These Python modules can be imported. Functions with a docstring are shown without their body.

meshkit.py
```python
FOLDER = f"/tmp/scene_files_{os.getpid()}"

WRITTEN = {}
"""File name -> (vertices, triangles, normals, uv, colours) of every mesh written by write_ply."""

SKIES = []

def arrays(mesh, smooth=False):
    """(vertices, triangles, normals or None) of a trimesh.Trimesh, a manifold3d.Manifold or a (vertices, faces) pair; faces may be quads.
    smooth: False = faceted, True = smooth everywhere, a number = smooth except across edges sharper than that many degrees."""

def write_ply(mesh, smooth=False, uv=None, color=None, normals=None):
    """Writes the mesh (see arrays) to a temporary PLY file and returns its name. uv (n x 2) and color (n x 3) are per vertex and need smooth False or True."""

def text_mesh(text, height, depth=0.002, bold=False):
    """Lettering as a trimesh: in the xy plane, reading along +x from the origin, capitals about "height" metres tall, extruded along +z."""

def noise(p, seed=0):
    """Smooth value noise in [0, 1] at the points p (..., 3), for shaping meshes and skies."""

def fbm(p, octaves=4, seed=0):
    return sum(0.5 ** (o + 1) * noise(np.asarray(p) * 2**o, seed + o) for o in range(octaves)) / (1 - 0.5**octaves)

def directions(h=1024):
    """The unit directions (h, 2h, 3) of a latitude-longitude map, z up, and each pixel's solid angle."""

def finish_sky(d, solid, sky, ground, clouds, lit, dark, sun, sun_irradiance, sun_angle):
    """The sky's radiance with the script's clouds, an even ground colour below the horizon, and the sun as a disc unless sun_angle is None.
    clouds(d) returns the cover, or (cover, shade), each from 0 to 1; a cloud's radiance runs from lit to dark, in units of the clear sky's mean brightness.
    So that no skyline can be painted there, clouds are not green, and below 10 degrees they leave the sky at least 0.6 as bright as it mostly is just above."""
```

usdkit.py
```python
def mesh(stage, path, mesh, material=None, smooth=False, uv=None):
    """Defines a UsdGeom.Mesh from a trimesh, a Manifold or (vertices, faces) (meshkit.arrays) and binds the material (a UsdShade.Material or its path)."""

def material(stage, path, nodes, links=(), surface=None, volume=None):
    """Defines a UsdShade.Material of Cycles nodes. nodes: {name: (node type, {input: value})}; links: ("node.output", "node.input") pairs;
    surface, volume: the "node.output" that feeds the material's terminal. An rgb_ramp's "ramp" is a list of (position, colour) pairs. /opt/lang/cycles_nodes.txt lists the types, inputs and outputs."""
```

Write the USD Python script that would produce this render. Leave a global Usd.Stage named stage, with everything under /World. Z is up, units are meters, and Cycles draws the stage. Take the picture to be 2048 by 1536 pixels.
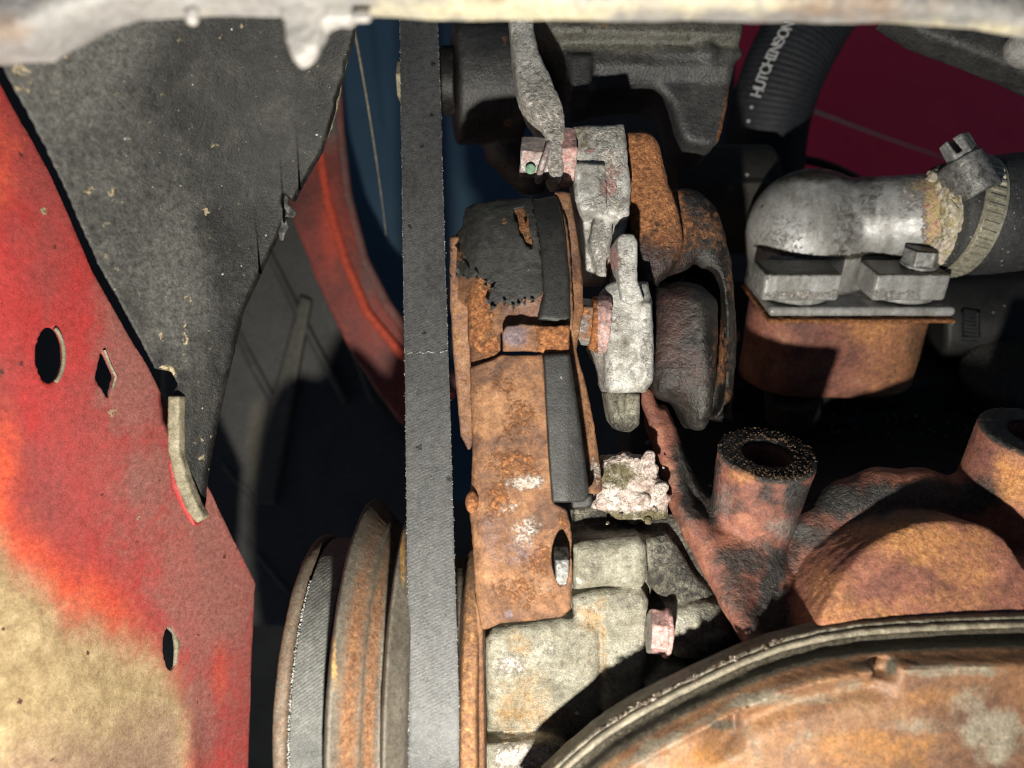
import math, random, numpy as np, trimesh, usdkit, meshkit
from pxr import Usd, UsdGeom, UsdLux, UsdShade, Sdf, Gf, Vt

stage = Usd.Stage.CreateInMemory()
UsdGeom.Xform.Define(stage, '/World')
UsdGeom.Scope.Define(stage, '/World/Looks')
# ---------------------------------------------------------------- camera, lamp, sky
CAM_H = 0.90          # camera height above the ground, metres; it looks straight down into the engine bay
FPX = 1518.0          # focal length in pixels of the 2048 px wide photograph
cam = UsdGeom.Camera.Define(stage, '/World/camera')
cam.AddTranslateOp().Set(Gf.Vec3d(0, 0, CAM_H))
cam.CreateHorizontalApertureAttr(36.0)
cam.CreateFocalLengthAttr(36.0 * FPX / 2048)
cam.CreateFStopAttr(8.0)
cam.CreateFocusDistanceAttr(0.250)
cam.CreateClippingRangeAttr(Gf.Vec2f(0.01, 50))
cam.CreateExposureAttr(0.0)
# hand torch held below the lens, out of frame
torch = UsdLux.SphereLight.Define(stage, '/World/torch_light')
torch.AddTranslateOp().Set(Gf.Vec3d(-0.004, -0.115, CAM_H - 0.045))
torch.CreateRadiusAttr(0.0042)
torch.CreateNormalizeAttr(True)
torch.CreateIntensityAttr(1.8)
torch.CreateColorAttr(Gf.Vec3f(1.0, 0.95, 0.84))
dome = UsdLux.DomeLight.Define(stage, '/World/sky')
dome.GetPrim().SetCustomDataByKey('kind', 'structure')
SKY_STRENGTH = 0.028
sky = usdkit.material(stage, '/World/Looks/sky', {
    's': ('sky_texture', {'sky_type': 'single_scattering', 'sun_disc': False, 'sun_elevation': 0.5, 'sun_rotation': -2.0}),
    'b': ('background_shader', {'strength': SKY_STRENGTH})}, [('s.color', 'b.color')], surface='b.background')
UsdShade.MaterialBindingAPI.Apply(dome.GetPrim()).Bind(sky)

# ---------------------------------------------------------------- helpers: points, distance fields, meshes
def at(px, py, D):
    """Photograph pixel (2048 wide) at D mm below the camera -> point in mm (x right, y up the picture, z towards the camera)."""
    return np.array([(px - 1024.0) / FPX * D, (768.0 - py) / FPX * D, -float(D)])

def project(v):
    D = -v[:, 2]
    return 1024 + FPX * v[:, 0] / D, 768 - FPX * v[:, 1] / D

def chaikin(p, n):
    p = np.asarray(p, float)
    for _ in range(n):
        q = np.roll(p, -1, 0)
        p = np.stack([.75 * p + .25 * q, .25 * p + .75 * q], 1).reshape(-1, 2)
    return p

class S:
    """A signed distance field in mm with its bounds."""
    def __init__(s, f, lo, hi): s.f, s.lo, s.hi = f, np.asarray(lo, float), np.asarray(hi, float)
    def __or__(a, b): return uni(a, b)
    def __sub__(a, b): return S(lambda X, Y, Z: np.maximum(a.f(X, Y, Z), -b.f(X, Y, Z)), a.lo, a.hi)
    def cut(a, b, k):
        return S(lambda X, Y, Z: -smin(-a.f(X, Y, Z), b.f(X, Y, Z), k), a.lo, a.hi)

def smin(a, b, k):
    if k <= 0: return np.minimum(a, b)
    h = np.maximum(k - np.abs(a - b), 0) / k
    return np.minimum(a, b) - h * h * k * .25

def uni(*ss, k=0):
    def f(X, Y, Z):
        d = ss[0].f(X, Y, Z)
        for s in ss[1:]: d = smin(d, s.f(X, Y, Z), k)
        return d
    return S(f, np.min([s.lo for s in ss], 0) - k * .3, np.max([s.hi for s in ss], 0) + k * .3)

def poly2(P, X, Y):
    """2D signed distance to polygon P (n,2)."""
    sh = np.broadcast(X, Y).shape
    d = np.full(sh, 1e9); inside = np.zeros(sh, bool)
    for (x1, y1), (x0, y0) in zip(P, np.roll(P, 1, 0)):
        ex, ey = x0 - x1, y0 - y1
        wx, wy = X - x1, Y - y1
        t = np.clip((wx * ex + wy * ey) / (ex * ex + ey * ey + 1e-12), 0, 1)
        d = np.minimum(d, (wx - ex * t) ** 2 + (wy - ey * t) ** 2)
        if y0 != y1:
            c = ((y1 <= Y) != (y0 <= Y)) & (X < ex * (Y - y1) / ey + x1)
            inside ^= c
    return np.where(inside, -1, 1) * np.sqrt(d)

def ext(pts, D0, D1, r=1.0, front=None, thick=None, smooth=0, rag=None, steep=1.):
    """Polygon traced in pixels at depth D0 (or with a depth of its own as third number), extruded from D0 back to D1, edges rounded by r.
    front(X, Y): depth of the front face instead of D0; thick: sheet of that thickness behind it. rag=(amp, wavelength): torn outline."""
    P = np.array([at(p[0], p[1], p[2] if len(p) > 2 else D0)[:2] for p in pts]) if not isinstance(pts, np.ndarray) else pts
    if smooth: P = chaikin(P, smooth)
    def f(X, Y, Z):
        d2 = poly2(P, X[:, :, :1], Y[:, :, :1])
        if rag is not None:
            g = np.stack(np.broadcast_arrays(X[:, :, 0], Y[:, :, 0], 0.0 * X[:, :, 0]), -1)
            am = rag[0](g[..., 0], g[..., 1]) if callable(rag[0]) else rag[0]
            d2 = d2 + ((meshkit.fbm(g / rag[1], 3, 5) - .5) * 2 * am)[:, :, None]
        D = -Z
        F = front(X[:, :, :1], Y[:, :, :1]) if front else D0
        B = F + thick if thick else D1
        dz = np.maximum(F - D, D - B) * steep + r
        d2 = d2 + r
        return np.minimum(np.maximum(d2, dz), 0) + np.hypot(np.maximum(d2, 0), np.maximum(dz, 0)) - r
    m = 2 + (1. if rag else 0)
    if front:
        gx, gy = np.meshgrid(np.linspace(P[:, 0].min(), P[:, 0].max(), 15), np.linspace(P[:, 1].min(), P[:, 1].max(), 15))
        F = front(gx, gy); near, far = F.min(), (F.max() + thick if thick else D1)
    else: near, far = D0, (D0 + thick if thick else D1)
    return S(f, [P[:, 0].min() - m, P[:, 1].min() - m, -far - m], [P[:, 0].max() + m, P[:, 1].max() + m, -near + m])

def cap(a, b, ra, rb=None):
    a, b = np.asarray(a, float), np.asarray(b, float); rb = ra if rb is None else rb; ab = b - a; L = ab @ ab + 1e-9
    def f(X, Y, Z):
        t = np.clip(((X - a[0]) * ab[0] + (Y - a[1]) * ab[1] + (Z - a[2]) * ab[2]) / L, 0, 1)
        return np.sqrt((X - a[0] - ab[0] * t) ** 2 + (Y - a[1] - ab[1] * t) ** 2 + (Z - a[2] - ab[2] * t) ** 2) - (ra + (rb - ra) * t)
    r = max(ra, rb) + 1.5
    return S(f, np.minimum(a, b) - r, np.maximum(a, b) + r)

def chain(pts, rs, k=0):
    rs = np.broadcast_to(rs, len(pts))
    return uni(*[cap(pts[i], pts[i + 1], rs[i], rs[i + 1]) for i in range(len(pts) - 1)], k=k)

def cyl(a, b, r, rnd=.5, rb=None):
    """Cylinder (or cone, rb) from a to b with rounded rims."""
    a, b = np.asarray(a, float), np.asarray(b, float); L = np.linalg.norm(b - a); u = (b - a) / L; rb = r if rb is None else rb
    def f(X, Y, Z):
        s = (X - a[0]) * u[0] + (Y - a[1]) * u[1] + (Z - a[2]) * u[2]
        q = np.sqrt(np.maximum((X - a[0]) ** 2 + (Y - a[1]) ** 2 + (Z - a[2]) ** 2 - s * s, 0))
        dr = q - (r + (rb - r) * np.clip(s / L, 0, 1)) + rnd; ds = np.abs(s - L / 2) - L / 2 + rnd
        return np.minimum(np.maximum(dr, ds), 0) + np.hypot(np.maximum(dr, 0), np.maximum(ds, 0)) - rnd
    m = max(r, rb) + 1.5
    return S(f, np.minimum(a, b) - m, np.maximum(a, b) + m)

def prism(a, b, r, n=6, rnd=.3, turn=0.):
    """Regular n-sided prism from a to b; r = distance to a flat."""
    a, b = np.asarray(a, float), np.asarray(b, float); L = np.linalg.norm(b - a); u = (b - a) / L
    e = np.cross(u, [0, 0, 1.0] if abs(u[2]) < .9 else [1.0, 0, 0]); e /= np.linalg.norm(e); g = np.cross(u, e)
    def f(X, Y, Z):
        x, y, z = X - a[0], Y - a[1], Z - a[2]
        s = x * u[0] + y * u[1] + z * u[2]; p = x * e[0] + y * e[1] + z * e[2]; q = x * g[0] + y * g[1] + z * g[2]
        d = -1e9
        for i in range(n):
            t = turn + 2 * math.pi * i / n
            d = np.maximum(d, p * math.cos(t) + q * math.sin(t) - r)
        d = d + rnd; ds = np.abs(s - L / 2) - L / 2 + rnd
        return np.minimum(np.maximum(d, ds), 0) + np.hypot(np.maximum(d, 0), np.maximum(ds, 0)) - rnd
    m = r * 1.2 + 1.5
    return S(f, np.minimum(a, b) - m, np.maximum(a, b) + m)

EX, EU, EF = np.array([1., 0, 0]), np.array([0, .88, .475]), np.array([0, -.475, .88])   # the engine's own axes: across, up, front
def obox(c, h, rnd=1.0, ax=(EX, EU, EF)):
    c = np.asarray(c, float); A = np.array(ax, float); A = A / np.linalg.norm(A, axis=1, keepdims=True); h = np.asarray(h, float)
    def f(X, Y, Z):
        x, y, z = X - c[0], Y - c[1], Z - c[2]; o = 0; m = -1e9
        for i in range(3):
            q = np.abs(x * A[i, 0] + y * A[i, 1] + z * A[i, 2]) - h[i] + rnd
            o = o + np.maximum(q, 0) ** 2; m = np.maximum(m, q)
        return np.sqrt(o) + np.minimum(m, 0) - rnd
    e = np.abs(A).T @ h + 1.5
    return S(f, c - e, c + e)

def ball(c, r):
    c = np.asarray(c, float); r = np.broadcast_to(np.asarray(r, float), 3)
    def f(X, Y, Z):
        k = np.sqrt(((X - c[0]) / r[0]) ** 2 + ((Y - c[1]) / r[1]) ** 2 + ((Z - c[2]) / r[2]) ** 2)
        return (k - 1) * r.min()
    return S(f, c - r - 1.5, c + r + 1.5)

def nets(s, h):
    """Surface nets of a distance field: (vertices, triangles)."""
    lo, hi = s.lo - 2 * h, s.hi + 2 * h
    ax = [np.arange(lo[i], hi[i] + h, h) for i in range(3)]
    X, Y, Z = ax[0][:, None, None], ax[1][None, :, None], ax[2][None, None, :]
    V = np.broadcast_to(s.f(X, Y, Z), tuple(len(a) for a in ax)).astype(np.float32)
    V = np.where(V == 0, 1e-6, V); I = V < 0
    n = np.array(V.shape)
    cnt = np.zeros(n - 1, np.int8); offs = [(a, b, c) for a in (0, 1) for b in (0, 1) for c in (0, 1)]
    for o in offs: cnt += I[o[0]:n[0] - 1 + o[0], o[1]:n[1] - 1 + o[1], o[2]:n[2] - 1 + o[2]]
    act = (cnt > 0) & (cnt < 8); c = np.argwhere(act)
    ids = np.full(act.shape, -1, np.int64); ids[act] = np.arange(len(c))
    pos = np.zeros((len(c), 3)); w = np.zeros(len(c))
    for o in offs:
        for k in range(3):
            if o[k] == 0:
                p = list(o); p[k] = 1
                v0 = V[c[:, 0] + o[0], c[:, 1] + o[1], c[:, 2] + o[2]]; v1 = V[c[:, 0] + p[0], c[:, 1] + p[1], c[:, 2] + p[2]]
                x = (v0 < 0) != (v1 < 0); t = np.where(x, v0 / np.where(x, v0 - v1, 1), 0)
                q = np.tile(np.array(o, float), (len(c), 1)); q[:, k] += t
                pos[x] += q[x]; w += x
    v = lo + (c + pos / np.maximum(w, 1)[:, None]) * h
    F = []
    for k in range(3):
        a, b = (k + 1) % 3, (k + 2) % 3
        sl0 = [slice(1, m - 1) for m in n]; sl0[k] = slice(0, n[k] - 1); sl1 = list(sl0); sl1[k] = slice(1, n[k])
        A, B = I[tuple(sl0)], I[tuple(sl1)]
        e = np.argwhere(A != B); inn = A[A != B]
        base = e.copy(); base[:, a] += 1; base[:, b] += 1
        def cell(da, db):
            q = base.copy(); q[:, a] -= da; q[:, b] -= db
            return ids[q[:, 0], q[:, 1], q[:, 2]]
        q = np.stack([cell(1, 1), cell(0, 1), cell(0, 0), cell(1, 0)], 1)
        q[~inn] = q[~inn][:, ::-1]
        F += [q[:, [0, 1, 2]], q[:, [0, 2, 3]]]
    return v, np.vstack(F)

def vnormals(v, f):
    n = np.zeros_like(v); c = np.cross(v[f[:, 1]] - v[f[:, 0]], v[f[:, 2]] - v[f[:, 0]])
    for k in range(3): np.add.at(n, f[:, k], c)
    return n / np.maximum(np.linalg.norm(n, axis=1, keepdims=True), 1e-12)

used, BASE = {}, {}
def numbered(path):
    k = used.get(path, -1) + 1; used[path] = k
    return path if k == 0 else f'{path}_{k:03d}'

def tag(prim, label=None, cat=None, group=None, kind=None):
    for k, x in (('label', label), ('category', cat), ('group', group), ('kind', kind)):
        if x: prim.SetCustomDataByKey(k, x)
    return prim

def W(v):
    """mm in the camera's frame -> world metres."""
    v = np.asarray(v, float) * .001
    return v + [0, 0, CAM_H]

def thing(name, base, label, cat, group=None, kind=None):
    x = UsdGeom.Xform.Define(stage, numbered('/World/' + name)); b = W(base)
    x.AddTranslateOp().Set(Gf.Vec3d(*map(float, b))); BASE[str(x.GetPath())] = b
    tag(x.GetPrim(), label, cat, group, kind)
    return str(x.GetPath())

TRI = [0]
def obj(name, mesh, mat, parent=None, noise=(), mask=None, smooth=True, label=None, cat=None, group=None, kind=None):
    """One Mesh prim. mesh: (vertices mm, triangles). noise: (amplitude mm, wavelength mm, octaves) roughness along the normals. mask(px, py, v): up to three wear masks per vertex."""
    v, f = np.asarray(mesh[0], float), np.asarray(mesh[1], int)
    if len(noise):
        nn = vnormals(v, f); d = 0
        for i, (a, wl, o) in enumerate(noise): d = d + (meshkit.fbm(v / wl, o, 11 + 7 * i) - .5) * 2 * a
        v = v + nn * d[:, None]
    mk = None
    if mask is not None:
        px, py = project(v); cols = mask(px, py, v); mk = np.zeros((len(v), 3), np.float32)
        for i, c_ in enumerate(cols): mk[:, i] = np.clip(c_, 0, 1)
    path = numbered((parent or '/World') + '/' + name)
    b = BASE.get(parent) if parent in BASE else None
    if parent and b is None: b = BASE[parent.rsplit('/', 1)[0]]
    w = W(v) - (b if b is not None else 0)
    m = usdkit.mesh(stage, path, (w, f), mat, smooth=smooth)
    TRI[0] += len(f)
    if mk is not None and smooth is True:
        UsdGeom.PrimvarsAPI(m).CreatePrimvar('wear', Sdf.ValueTypeNames.Color3fArray, 'vertex').Set(Vt.Vec3fArray.FromNumpy(mk))  # holds wear masks and, on some parts, painted shade
    tag(m.GetPrim(), label, cat, group, kind)
    return path

def solid(name, s, mat, parent=None, h=.8, **kw):
    return obj(name, nets(s, h), mat, parent, **kw)

def tube(path, r, sides=16, ripple=None, caps=True):
    """Swept tube along points (n,3); r scalar or per point."""
    p = np.asarray(path, float); t = np.gradient(p, axis=0); t /= np.linalg.norm(t, axis=1, keepdims=True)
    a = np.zeros_like(p); ref = np.array([0, 0, 1.0]) if abs(t[0, 2]) < .9 else np.array([1.0, 0, 0])
    for i in range(len(p)):
        ref = ref - t[i] * (ref @ t[i]); ref /= np.linalg.norm(ref); a[i] = ref
    b = np.cross(t, a); g = np.arange(sides) * 2 * math.pi / sides
    r = np.broadcast_to(r, len(p))
    v = (p[:, None] + r[:, None, None] * (np.cos(g)[None, :, None] * a[:, None] + np.sin(g)[None, :, None] * b[:, None])).reshape(-1, 3)
    i, j = np.meshgrid(np.arange(len(p) - 1), np.arange(sides), indexing='ij'); j2 = (j + 1) % sides
    q = np.stack([i * sides + j, i * sides + j2, (i + 1) * sides + j2, (i + 1) * sides + j], -1).reshape(-1, 4)
    F = np.vstack([q[:, [0, 1, 2]], q[:, [0, 2, 3]]])
    if caps:
        n = len(v); v = np.vstack([v, p[0], p[-1]]); k = np.arange(sides); k2 = (k + 1) % sides
        F = np.vstack([F, np.stack([np.full(sides, n), k2, k], 1), np.stack([np.full(sides, n + 1), n - sides + k, n - sides + k2], 1)])
    return v, F

def spline(pts, n=60):
    from scipy.interpolate import CubicSpline
    p = np.asarray(pts, float); s = np.r_[0, np.cumsum(np.linalg.norm(np.diff(p, axis=0), axis=1))]
    return CubicSpline(s, p)(np.linspace(0, s[-1], n))

def join(ms):
    V, F, n = [], [], 0
    for v, f in ms: V.append(v); F.append(np.asarray(f) + n); n += len(v)
    return np.vstack(V), np.vstack(F)

def blob(px, py, spots, jag=.35, wl=40.):
    """Soft-edged patches in the photograph's pixels: (x, y, rx, ry[, weight])."""
    o = np.zeros(len(px)); n = meshkit.fbm(np.stack([px / wl, py / wl, 0 * px], -1), 4, 3) - .5
    for s in spots:
        w = s[4] if len(s) > 4 else 1.
        o = np.maximum(o, w * np.clip(1.5 - (np.hypot((px - s[0]) / s[2], (py - s[1]) / s[3]) + n * jag * 2), 0, 1))
    return o

def sstep(x, a, b):
    t = np.clip((x - a) / (b - a), 0, 1); return t * t * (3 - 2 * t)
# ---------------------------------------------------------------- materials
class G:
    def __init__(s): s.nodes, s.links, s.k = {}, [], 0
    def __call__(s, kind, out, **inp):
        s.k += 1; name = f'{kind}_{s.k}'; keep = {}
        for a, b in inp.items():
            if isinstance(b, O): s.links.append((str(b), f'{name}.{a}'))
            else: keep[a] = b
        s.nodes[name] = (kind, keep)
        return O(f'{name}.{out}')
    def math(s, op, a, b=0., c=0., clamp=False): return s('math', 'value', math_type=op, value1=a, value2=b, value3=c, use_clamp=clamp)
    def mix(s, f, a, b, kind='mix'): return s('mix_color', 'result', blend_type=kind, fac=f, a=a, b=b)
class O(str): pass

def col(g, c, fac):
    """A colour, or a ramp of colours over fac."""
    if isinstance(c, (list,)): return g('rgb_ramp', 'color', ramp=c, fac=fac)
    return tuple(c)

def M(name, ramp, freq=.12, detail=7., rough=(.55, .8), metal=0., spec=.35, layers=(), bump=((.9, .25),), specks=(), stretch=None, coat=0., weave=None, seed=0., grain=.6):
    """Layered procedural material; frequencies are per mm. layers: dicts of color, src ('r','g','b' of the wear mask, or a number), freq, amp, soft, rough, rise.
    specks: (freq, threshold, color). bump: (freq, height mm)."""
    g = G()
    pos = g('geometry', 'position')
    mm = g('vector_math', 'vector', vector_math_type='scale', vector1=pos, scale=1000.) if False else g('mapping', 'vector', vector=pos, scale=(1000., 1000., 1000.), location=(seed, seed * .7, 0.))
    mv = g('mapping', 'vector', vector=mm, scale=stretch) if stretch else mm
    noise = lambda f, d=6., r=.6, dist=0., v=mm: g('noise_texture', 'fac', vector=v, scale=f, detail=d, roughness=r, distortion=dist)
    n0 = noise(freq, detail, .65, .3, mv)
    n0 = g('map_range', 'result', value=n0, from_min=.28, from_max=.72, to_min=0., to_max=1., clamp=True)
    c = col(g, ramp, n0)
    if isinstance(c, tuple): c = g('mix_color', 'result', fac=0., a=c, b=c)
    rg = g('map_range', 'result', value=noise(freq * 2.3, 5.), from_min=.3, from_max=.7, to_min=rough[0], to_max=rough[1], clamp=True)
    h = 0.
    for f, a in bump: h = g.math('multiply_add', noise(f, 5., .62, .2), a, h)
    mk = None
    for L in layers:
        src = L.get('src', .5)
        if isinstance(src, str):
            if mk is None:
                at_ = g('attribute', 'color', attribute='wear'); g('separate_color', 'r', color=at_); mk = f'separate_color_{g.k}'
            m = O(f'{mk}.{src}')
        else: m = src
        nn = noise(L.get('freq', .5) * 1.5, 8., .7, .5)
        am = L.get('amp', 1.6) * 1.3
        f_ = g.math('multiply_add', g.math('subtract', nn, .5), am, m)
        so = min(.45, L.get('soft', .12) * 1.5 + .04)
        f_ = g('map_range', 'result', range_type='smoothstep', value=f_, from_min=.5 - so, from_max=.5 + so, to_min=0., to_max=L.get('w', 1.), clamp=True)
        lc = col(g, L['color'], g('map_range', 'result', value=noise(L.get('cfreq', .8), 5.), from_min=.3, from_max=.7, clamp=True))
        c = g.mix(f_, c, lc)
        if 'rough' in L: rg = g('mix_float', 'result', fac=f_, a=rg, b=L['rough'])
        if 'rise' in L: h = g.math('multiply_add', f_, L['rise'] * .45, h)
        if 'grain' in L: h = g.math('multiply_add', g.math('multiply', f_, noise(L.get('gfreq', 1.4), 5., .7)), L['grain'], h)
    for f, t, sc in specks:
        wob = g('noise_texture', 'color', vector=mm, scale=f * 3.2, detail=3., roughness=.7)
        wm = g('vector_math', 'vector', math_type='multiply_add', vector1=wob, vector2=(.85 / f,) * 3, vector3=mm)
        vz = g('voronoi_texture', 'distance', vector=wm, scale=f, randomness=1.)
        rnd = g('voronoi_texture', 'color', vector=wm, scale=f, randomness=1.)
        sc_ = g('separate_color', 'r', color=rnd); sg_ = O(f'separate_color_{g.k}.g')
        sp = g.math('multiply', g.math('less_than', vz, g.math('multiply_add', sg_, .26, .06)), g.math('greater_than', sc_, t))
        c = g.mix(sp, c, sc)
        h = g.math('multiply_add', sp, .15, h)
    if weave:
        f, a, direction = weave
        wv = g('mapping', 'vector', vector=mm, rotation=direction)
        ww = g('wave_texture', 'fac', wave_type='bands', bands_direction='x', profile='sine', vector=wv, scale=f, distortion=1.6, detail=3., detail_scale=2.5)
        wt = ww
        h = g.math('multiply_add', wt, a, h)
        c = g.mix(.08, c, g('rgb_ramp', 'color', ramp=[(0., (.7, .7, .7)), (1., (1.3, 1.3, 1.3))], fac=wt), 'multiply')
    if grain:
        fine = noise(2.1, 4., .75); mot = noise(.55, 4., .7)
        c = g.mix(1., c, g('rgb_ramp', 'color', ramp=[(0., (1 - .85 * grain,) * 3), (.5, (1., 1., 1.)), (1., (1 + .8 * grain,) * 3)], fac=g('map_range', 'result', value=fine, from_min=.28, from_max=.72, clamp=True)), 'multiply')
        c = g.mix(1., c, g('rgb_ramp', 'color', ramp=[(0., (1 - .6 * grain, 1 - .62 * grain, 1 - .65 * grain)), (.5, (1., 1., 1.)), (1., (1 + .5 * grain, 1 + .48 * grain, 1 + .45 * grain))], fac=g('map_range', 'result', value=mot, from_min=.3, from_max=.7, clamp=True)), 'multiply')
        h = g.math('multiply_add', fine, grain * .22, h)
    p = dict(base_color=c, roughness=rg, metallic=metal, specular_ior_level=spec, coat_weight=coat, coat_roughness=.25)
    if not isinstance(h, float): p['normal'] = g('bump', 'normal', height=h, distance=.001, strength=1.)
    out = g('principled_bsdf', 'BSDF', **p)
    return usdkit.material(stage, '/World/Looks/' + name, g.nodes, g.links, surface=str(out))

ORANGE = [(0., (.12, .046, .019)), (.5, (.25, .097, .035)), (1., (.40, .19, .078))]
RUST = [(0., (.05, .026, .017)), (.3, (.11, .054, .031)), (.55, (.185, .09, .044)), (.8, (.25, .128, .062)), (1., (.34, .20, .11))]
BLACKENED = [(0., (.012, .011, .011)), (.5, (.03, .028, .027)), (1., (.065, .06, .055))]
PALE = [(0., (.30, .27, .23)), (.5, (.48, .44, .40)), (1., (.74, .71, .67))]
PINK = [(0., (.34, .17, .155)), (.5, (.46, .27, .25)), (1., (.58, .46, .43))]

m_guard = M('guard_rust', RUST, .09, layers=[
    dict(color=ORANGE, src='r', freq=.35, amp=1.5, soft=.1, rise=.25, grain=.5, gfreq=1.1, rough=.9),
    dict(color=PALE, src='g', freq=.6, amp=1.5, soft=.12, rise=.2, grain=.4, w=.7),
    dict(color=[(0., (.10, .07, .08)), (1., (.2, .15, .16))], src='b', freq=.3, amp=1.2, soft=.25, rough=.5)],
    bump=((.5, .25), (1.6, .16)), rough=(.6, .9))
m_iron = M('rusty_iron_casting', [(0., (.065, .03, .026)), (.4, (.16, .064, .047)), (.7, (.24, .095, .062)), (1., (.31, .155, .095))], .07, layers=[
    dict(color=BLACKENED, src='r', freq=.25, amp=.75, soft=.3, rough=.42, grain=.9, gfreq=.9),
    dict(color=[(0., (.24, .092, .033)), (.5, (.37, .165, .06)), (1., (.47, .25, .10))], src='g', freq=.25, amp=.9, soft=.3, rough=.9),
    dict(color=[(0., (.10, .105, .10)), (1., (.19, .185, .17))], src='b', freq=.3, amp=.9, soft=.3)],
    bump=((.35, .14), (1.1, .28)), rough=(.5, .8), spec=.4)
m_black_iron = M('oily_black_casting', [(0., (.006, .0055, .0052)), (.5, (.014, .0122, .0115)), (1., (.038, .033, .028))], .1, layers=[
    dict(color=ORANGE, src='r', freq=.25, amp=1.5, soft=.18, rough=.85, grain=.9, gfreq=.9),
    dict(color=[(0., (.022, .011, .010)), (1., (.062, .028, .023))], src='g', freq=.12, amp=1.2, soft=.3, rough=.42),
    dict(color=[(0., (.05, .047, .04)), (1., (.11, .10, .085))], src='b', freq=.3, amp=1.3, soft=.25)],
    bump=((.35, .45), (.95, .45)), rough=(.32, .55), spec=.5)
m_black_paint = M('black_painted_casting', [(0., (.016, .016, .017)), (.5, (.032, .032, .033)), (1., (.06, .058, .053))], .06, layers=[
    dict(color=[(0., (.06, .058, .047)), (1., (.12, .115, .09))], src='r', freq=.12, amp=1., soft=.4),
    dict(color=RUST, src='g', freq=.3, amp=1.3, soft=.15)],
    bump=((.5, .12), (1.0, .3)), rough=(.34, .5), spec=.5)
m_alu = M('weathered_aluminium', [(0., (.16, .155, .143)), (.45, (.36, .355, .335)), (1., (.54, .53, .51))], .09, metal=.25, layers=[
    dict(color=PALE, src='r', freq=.35, amp=1.5, soft=.14, grain=1.1, gfreq=.9, rise=.25, rough=.9),
    dict(color=PINK, src='g', freq=.45, amp=1.6, soft=.12, grain=1., gfreq=1.1, rough=.9),
    dict(color=[(0., (.05, .042, .028)), (.6, (.12, .10, .065)), (1., (.22, .19, .12))], src='b', freq=.2, amp=1.4, soft=.3, rough=.7)],
    bump=((.5, .2), (1.5, .16)), rough=(.42, .62), spec=.5)
m_elbow = M('stained_aluminium_elbow', [(0., (.15, .147, .135)), (.35, (.28, .275, .26)), (.7, (.40, .40, .40)), (1., (.5, .51, .53))], .05, metal=.25, stretch=(2.2, .7, .7), layers=[
    dict(color=PALE, src='r', freq=.4, amp=1.5, soft=.12, grain=.8, rise=.25, rough=.9),
    dict(color=[(0., (.55, .25, .2)), (.4, (.7, .5, .35)), (.7, (.62, .5, .2)), (1., (.8, .7, .6))], src='g', freq=.5, amp=1.6, soft=.12, grain=1.1, cfreq=.35, rough=.9),
    dict(color=[(0., (.03, .027, .022)), (1., (.10, .085, .06))], src='b', freq=.25, amp=1.4, soft=.25, rough=.4)],
    bump=((.5, .1), (1.6, .08)), rough=(.34, .55), spec=.5, grain=.35, specks=((.28, .95, (.06, .045, .025)),))
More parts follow.
